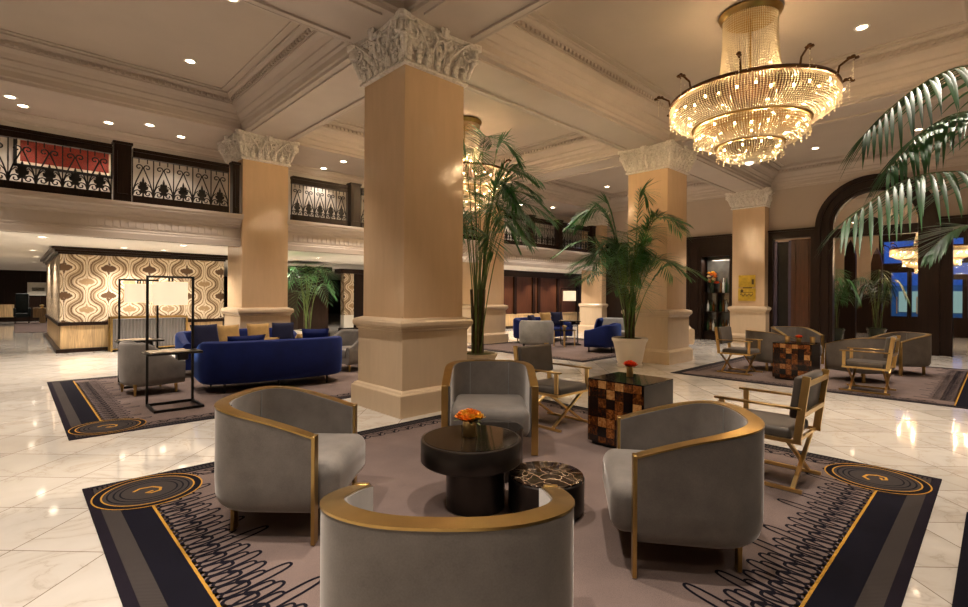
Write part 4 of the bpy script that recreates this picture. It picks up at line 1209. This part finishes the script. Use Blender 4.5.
def urn(r, R=.36, H=.62, mat=None):
    MB().lathe([(0, 0), (R * .68, 0), (R * .72, .03), (R * .72, .06), (R * .66, .08), (R * .72, .14), (R * .90, H * .78), (R * .95, H * .86), (R * 1.0, H * .90), (R * 1.02, H * .95), (R * 1.0, H), (R * .9, H), (R * .86, H * .9), (0, H * .88)], 48).build('urn', mat or POTW, r)
    MB().lathe([(0, H * .86), (R * .86, H * .90), (R * .7, H * .97), (R * .4, H * 1.0), (0, H * 1.01)], 24).build('moss', MOSS, r)
rnd = random.Random(21)
sp = []
for k in range(30):
    sp.append((k * 137.5 % 360, rnd.uniform(1.5, 3.1) if k < 19 else rnd.uniform(1.2, 2.2), rnd.uniform(.8, 1.5), rnd.uniform(.15, .7)))
sp += [(-44, 3.42, 1.0, .25), (120, 3.2, .9, .4), (136, 2.3, 1.6, .5), (-44, 2.2, 1.5, .6), (-80, 2.75, 1.2, .25)]
# keep the fronds clear of the column behind the urn
sp = [(a, h, min(r_, .30) if abs((a + 180) % 360 - 180) < 60 else r_, d) for a, h, r_, d in sp]
palm('bushy palm in a white urn in front of the right marble column', (9.86, 5.65, 0), lambda r: urn(r, .38, .64), [(a, h, r_, d * .75) for a, h, r_, d in sp], 4, .50, .030, 28, .44, 6, .60, None, 1.0, .20)
sp = [(-44, 3.35, 1.15, .45), (-60, 3.1, 1.3, .6), (-20, 3.2, 1.0, .5), (60, 4.0, .55, .5), (-100, 4.05, .5, .35), (-44, 4.08, .75, .6), (140, 4.0, .55, .45), (-30, 3.6, 1.25, .35), (-58, 3.5, 1.1, .4), (-150, 3.3, .5, .5), (20, 3.0, 1.0, .7), (-70, 2.75, .9, .7), (100, 3.1, .9, .6), (-40, 2.9, 1.35, .55), (-120, 3.0, .6, .5), (-10, 3.4, .9, .5), (-52, 2.6, .7, .8), (-35, 2.5, 1.0, .6), (-75, 3.2, .8, .7), (-25, 2.9, 1.25, .7), (120, 3.0, .7, .6), (-50, 3.3, .6, .5), (80, 2.8, .7, .7), (-95, 2.9, .8, .8), (170, 2.6, .5, .7), (-90, 2.3, .45, .6), (60, 2.4, .6, .7)]
palm('tall palm with bare green stems rising just right of the front column', (6.15, 6.60, 0), lambda r: urn(r, .36, .50, plain('stone_planter', (.50, .42, .32), .5)), [(a, h, r_, d * .65) for a, h, r_, d in sp], 8, .46, .028, 28, .55, 7, .46, None, 1.2, .20)
sp = [(k * 137.5 % 360, rnd.uniform(1.2, 2.1), rnd.uniform(.6, 1.0), rnd.uniform(.3, .8)) for k in range(13)]
palm('small palm in a pale planter seen past the left column', (6.35, 14.3, 0), lambda r: urn(r, .40, .48), sp, 9, .42, .035, 14, .42, 4, .46, None, .7, .25)
sp = [(k * 137.5 % 360, rnd.uniform(1.3, 2.2), rnd.uniform(.5, .9), rnd.uniform(.3, .8)) for k in range(10)]
palm('palm standing inside the entrance arch, nearer the lobby', (20.6, 3.95, 0), lambda r: urn(r, .3, .5, GLASSB), sp, 12, .42, .045, 14, .4, 4, .46, None, .7, .6)
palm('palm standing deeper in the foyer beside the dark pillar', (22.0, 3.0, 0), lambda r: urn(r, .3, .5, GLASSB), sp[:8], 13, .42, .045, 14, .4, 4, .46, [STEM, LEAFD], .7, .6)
# palm at the right edge: a planter out of frame, long fronds reaching in
pr = thing('potted_palm', 'big palm whose long fronds arch in from the right edge of the photo', 'palm', (5.40, -.25, .012))
urn(pr, .30, .55, BLACKM)
rnd = random.Random(31)
FP = [[(0, 0, .5), (5.37, -.15, 2.42), (5.26, -.04, 3.11), (5.04, .17, 3.25), (4.76, .44, 3.08), (4.49, .69, 2.74)],
      [(0, 0, .5), (5.54, -.18, 2.07), (5.40, -.05, 2.82), (5.25, .17, 2.97), (5.08, .40, 2.85), (4.87, .60, 2.54)],
      [(0, 0, .5), (5.12, -.16, 1.90), (4.87, -.02, 2.36), (4.60, .17, 2.40), (4.31, .44, 2.34), (3.98, .72, 2.05)],
      [(0, 0, .5), (4.97, -.12, 1.50), (4.63, 0, 1.90), (4.52, .10, 2.02), (4.40, .22, 1.98), (4.28, .33, 1.84)],
      [(0, 0, .5), (5.75, -.3, 2.2), (6.0, -.35, 2.9), (6.3, -.4, 3.0), (6.7, -.45, 2.7)], [(0, 0, .5), (5.3, -.5, 2.2), (5.2, -.8, 2.9), (5.1, -1.1, 2.9), (5.0, -1.5, 2.5)]]
for k, p in enumerate(FP):
    q = [Vector((0, 0, .5))] + [Vector((x - 5.40, y + .25, z - .012)) for x, y, z in p[1:]]
    frond_mesh(q, 27, .42 if k != 3 else .26, .036 if k != 3 else .026, .40 if k != 3 else .55, rnd, .012, .6 if k != 3 else .15, .5 if k != 3 else .9).build('frond', [STEM, LEAF], pr)

# ------------------------------------------------------------------ chandeliers
def octa(mb, c, r, l):
    x, y, z = c
    mb.v.extend([(x + r, y, z), (x, y + r, z), (x - r, y, z), (x, y - r, z), (x, y, z + l), (x, y, z - l)])
    b = len(mb.v) - 6
    for f in ((0, 1, 4), (1, 2, 4), (2, 3, 4), (3, 0, 4), (1, 0, 5), (2, 1, 5), (3, 2, 5), (0, 3, 5)):
        mb.f.append(tuple(i + b for i in f)); mb.m.append(0); mb.sm.append(False)
def skirt(prof, n, step, r, drops=0):
    """strands of cut beads following a profile of (radius, z)"""
    mb = MB(); pts = []
    for (r0, z0), (r1, z1) in zip(prof[:-1], prof[1:]):
        L = math.hypot(r1 - r0, z1 - z0); k = max(1, int(round(L / step)))
        for i in range(k): pts.append((r0 + (r1 - r0) * i / k, z0 + (z1 - z0) * i / k))
    pts.append(prof[-1])
    for i in range(n):
        a = 2 * PI * i / n
        for q, z in pts: octa(mb, (q * math.cos(a), q * math.sin(a), z), r, step * .55)
    return mb
def light(name, kind, parent, loc, energy, col, size=.05, spot=None, blend=.8):
    l = bpy.data.lights.new(name, kind); l.energy = energy; l.color = col
    if kind in ('POINT', 'SPOT'): l.shadow_soft_size = size
    if kind == 'SPOT': l.spot_size = math.radians(spot); l.spot_blend = blend
    o = bpy.data.objects.new(name, l); COL.objects.link(o); o.parent = parent; o.location = loc
    return o
WARM = (1.0, .68, .37); WARM2 = (1.0, .86, .735)
CH_E = .85
def chandelier(label, loc):
    """loc z is the ceiling; everything hangs below"""
    r = thing('crystal_chandelier', label, 'chandelier', loc)
    MB().lathe([(0, -.005), (.40, -.005), (.42, -.03), (.41, -.06), (.37, -.09), (.36, -.11), (.34, -.10), (0, -.08)], 48).build('ceiling_canopy', BRASS, r)
    MB().lathe([(.018, -.09), (.018, -1.9), (.05, -1.92), (.05, -2.0), (.0, -2.0)], 12).build('centre_rod', BRASS, r)
    s = MB(); s1 = skirt([(.36, -.11), (.36, -.45), (.39, -.75), (.46, -1.02)], 84, .034, .010)
    tag(s1.build('crystal_stem', CRYSTAL, r), kind='stuff')
    tag(skirt([(1.10, -1.11), (1.145, -1.20), (1.14, -1.30), (1.08, -1.42), (.96, -1.52), (.80, -1.60)], 190, .034, .0135).build('upper_crystal_skirt', CRYSTAL, r), kind='stuff')
    tag(skirt([(.77, -1.60), (.785, -1.68), (.77, -1.76), (.68, -1.85), (.47, -1.93)], 136, .034, .0135).build('middle_crystal_skirt', CRYSTAL, r), kind='stuff')
    tag(skirt([(.44, -1.93), (.45, -2.0), (.43, -2.08), (.34, -2.17), (.18, -2.23), (.05, -2.25)], 80, .032, .0135).build('lower_crystal_skirt', CRYSTAL, r), kind='stuff')
    d = MB()
    for rad, z, n in ((1.145, -1.36, 44), (.785, -1.80, 32), (.45, -2.12, 20)):
        for i in range(n):
            a = 2 * PI * i / n
            for k in range(2): octa(d, (rad * math.cos(a), rad * math.sin(a), z - .05 * k), .016, .028)
    tag(d.build('crystal_drops', CRYSTAL, r), kind='stuff')
    for nm, rad, z, mt in (('rim_ring', 1.12, -1.09, BRONZEG), ('middle_ring', .785, -1.595, BRASS), ('lower_ring', .455, -1.925, BRASS)):
        MB().lathe([(rad - .05, z - .02), (rad + .02, z - .025), (rad + .035, z), (rad + .02, z + .02), (rad - .05, z + .02), (rad - .05, z - .02)], 72).build(nm, mt, r)
    MB().lathe([(0, -2.30), (.04, -2.29), (.06, -2.26), (.05, -2.24), (0, -2.23)], 20).build('bottom_finial', LENSW, r)
    for i in range(10):
        a = 2 * PI * (i + .35) / 10; h = Vector((math.cos(a), math.sin(a), 0)); up = Vector((0, 0, 1))
        ar_ = MB()
        b = h * 1.14 + up * -1.08
        ar_.tube([b, b + h * .02 + up * .06, b + h * .07 + up * .10, b + h * .14 + up * .10, b + h * .18 + up * .065], [.016, .013, .012, .010, .006], 6)
        for t, q in ((.07, .105), (.115, .11), (.155, .09)): ar_.ball(b + h * t + up * q, (.03, .03, .014), 0, 6, 4)
        ar = ar_.build('scroll_arm', BRONZEG, r)
        cm = MB(); e = b + h * .175 + up * .06
        a2 = a + 2 * PI / 10; h2 = Vector((math.cos(a2), math.sin(a2), 0)); e2 = h2 * 1.15 + up * -1.06
        for k in range(15):
            t = k / 14; p = e.lerp(e2, t); octa(cm, (p.x, p.y, p.z - .22 * 4 * t * (1 - t) * (1 - .3 * t)), .0095, .016)
        for k in range(6): octa(cm, (e.x, e.y, e.z - .02 - .04 * k), .0095, .02)
        tag(cm.build('crystal_chain', CRYSTAL, ar), kind='stuff')
    rb = random.Random(5)
    for n, rad, z in ((32, 1.09, -1.30), (20, .74, -1.74), (10, .40, -2.06), (7, .20, -.80)):
        for i in range(n):
            a = 2 * PI * (i + rb.uniform(-.2, .2)) / n
            MB().ball(((rad + rb.uniform(-.06, .03)) * math.cos(a), (rad) * math.sin(a), z + rb.uniform(-.09, .07)), (.017, .017, .026), 0, 6, 4).build('bulb', BULB, r)
    for n, rad, z, e in ((10, .93, -1.34, 30), (7, .62, -1.76, 20), (4, .28, -2.05, 13), (4, .17, -.80, 26)):
        for i in range(n):
            a = 2 * PI * i / n
            light('chandelier_glow', 'POINT', r, (rad * math.cos(a), rad * math.sin(a), z), e * CH_E, WARM, .018)
    # lower, tighter bowl: ease the tiers into their real heights
    knots = ((-5, -4.92), (-2.30, -2.22), (-1.93, -1.94), (-1.60, -1.655), (-1.09, -1.275), (-.9, -1.0), (-.5, -.5), (0, 0), (1, 1))
    def zm(z):
        for (a, b), (c, d_) in zip(knots[:-1], knots[1:]):
            if a <= z <= c: return b + (d_ - b) * (z - a) / (c - a)
        return z
    done = set()
    todo = kids(r); todo += [q for o in todo for q in kids(o)]
    for o in todo:
        if o.type == 'MESH':
            if o.data.name in done: continue
            done.add(o.data.name)
            for v in o.data.vertices:
                k = .955 if v.co.z < -1.0 else 1
                v.co = (v.co.x * k, v.co.y * k, zm(v.co.z))
        else: o.location = (o.location.x * .95, o.location.y * .95, zm(o.location.z))
    return r
BRONZEG = plain('antique_bronze', (.12, .06, .025), .4, .9, .3, 12)
LENSW = emit('lit_finial', (1, .9, .75), 4)
cz = chandelier('large three tier crystal chandelier hanging in front of the entrance arch', (7.77, 2.54, ZC))
dup(cz, (7.77, 8.85, ZC), .3, 'crystal chandelier partly hidden behind the front column and palm fronds')
dup(cz, (22.5, 1.62, 4.52), .2, 'crystal chandelier in the foyer seen through the arch')

# ------------------------------------------------------------------ downlights
def downlight(loc, energy, spot, label, group, r0=.085):
    r = thing('ceiling_light', label, 'ceiling light', loc, 0, group)
    MB().lathe([(r0 * .82, .004), (r0 * .82, -.006), (r0 * 1.15, -.012), (r0 * 1.25, -.004), (r0 * 1.25, .004)], 24).build('trim_ring', WHITEP, r)
    MB().lathe([(0, -.003), (r0 * .84, -.003)], 20).build('lens', LENS, r)
    light('downlight_beam', 'SPOT', r, (0, 0, -.03), energy, WARM2, .06, spot, .6)
    return r
def lights(pts, z, energy, spot, label, group, first={}):
    key = (energy, spot)
    for x, y in pts:
        if key not in first: first[key] = downlight((x, y, z), energy, spot, label, group)
        else: dup(first[key], (x, y, z), 0, label, group)
E_HI, E_LO, E_BAL = 540, 270, 80
lights([(2.27, 10.0), (2.20, 7.45), (-1.2, 10.0), (-1.2, 7.7)], ZC, E_HI, 76, 'round recessed downlight in the plaster ceiling left of the front column', 'downlights in the left ceiling bay')
lights([(2.2, 3.6), (2.2, 1.2), (-.6, 3.6), (-.6, 1.2)], ZC, E_HI + 90, 70, 'round recessed downlight in the ceiling above the near armchairs', 'downlights in the near ceiling bay')
lights([(2.2, -2.6), (-.8, -2.6), (6.0, -2.8), (9.2, -2.8), (-4.6, 3.0), (-4.6, 0)], ZC, 230, 105, 'round recessed downlight in the ceiling behind the viewpoint', 'downlights behind the near armchairs')
lights([(9.47, 7.35), (6.05, 7.35), (9.47, 10.2), (6.05, 10.2)], ZC, E_HI, 76, 'round recessed downlight in the ceiling bay right behind the front column', 'downlights in the middle ceiling bay')
lights([(9.40, 1.48), (5.9, .75), (7.6, .5)], ZC, E_HI, 76, 'round recessed downlight in the ceiling around the big chandelier', 'downlights around the big chandelier')
lights([(16.1, 3.56), (16.1, 1.4), (13.4, 3.56), (13.4, 1.4)], ZC, E_HI, 76, 'round recessed downlight in the ceiling near the entrance arch', 'downlights near the entrance arch')
lights([(16.25, 10.3), (16.25, 7.4), (13.4, 10.3), (13.4, 7.4)], ZC, E_HI, 76, 'round recessed downlight in the far right ceiling bay above the lounge', 'downlights above the far lounge')
lights([(-.05, 12.3), (2.05, 12.28), (6.30, 12.0), (9.0, 12.3), (13.0, 12.3), (15.5, 12.3)], ZS, E_BAL, 100, 'round recessed downlight over the balcony near the rail', 'front downlights over the balcony')
lights([(.12, 12.72), (1.41, 12.72), (2.71, 12.70), (6.25, 13.05), (11.0, 12.8), (14.2, 12.8)], ZS, E_BAL, 100, 'round recessed downlight over the balcony near the back wall', 'wall washing downlights over the balcony')
lights([(2.1, 15.9), (3.0, 15.9), (3.05, 14.0), (.45, 14.2), (.4, 18.8), (.55, 22.0), (.6, 26.0), (1.0, 30.0), (1.0, 34.8), (5.8, 14.6), (7.2, 15.4), (9.0, 15.0), (6.2, 18.5), (11.5, 14.6), (14.5, 14.8), (16.8, 15.0), (18.7, 15.2), (20.5, 15.2), (5.5, 22), (10.5, 21), (-2, 14), (12.6, 12.9), (14.4, 12.7), (16.4, 12.9), (13.6, 14.0), (.6, 12.9), (2.6, 12.6), (6.0, 12.7), (8.5, 12.9)], 2.75, E_LO, 120, 'small round recessed downlight in the low ceiling under the balcony', 'downlights in the low ceiling under the balcony')  # last points, hidden by the fascia, are added to brighten the low ceiling
lights([(20, 4), (20, 1), (24, 4), (24, .5)], 4.52, 190, 110, 'round recessed downlight in the foyer ceiling', 'downlights in the foyer')
for o in [k for k in bpy.data.objects if k.name.startswith('frame_lamp') and k.parent is None]:
    light('lamp_glow', 'POINT', o, (0, .27, 1.56), 12, WARM2, .1)
bx = light('bar_glow', 'AREA', None, (DX + .12, 7.0, 2.9), 14, WARM2)
bx.data.shape = 'RECTANGLE'; bx.data.size = .15; bx.data.size_y = .8

# ------------------------------------------------------------------ world and view
wd = bpy.data.worlds.new('world'); SC.world = wd; wd.use_nodes = True
bg = wd.node_tree.nodes['Background']; bg.inputs[0].default_value = (.10, .24, .66, 1); bg.inputs[1].default_value = 1.7
vs_ = SC.view_settings
SC.display_settings.display_device = 'sRGB'
vs_.view_transform = 'Standard'; vs_.look = 'None'; vs_.gamma = 1; vs_.use_curve_mapping = False
vs_.exposure = 0.0
cy = SC.cycles
cy.use_denoising = True
try: cy.denoiser = 'OPENIMAGEDENOISE'
except Exception: pass
cy.max_bounces = 7; cy.diffuse_bounces = 4; cy.glossy_bounces = 4; cy.transmission_bounces = 4; cy.transparent_max_bounces = 8
cy.sample_clamp_indirect = 6; cy.caustics_reflective = False; cy.caustics_refractive = False
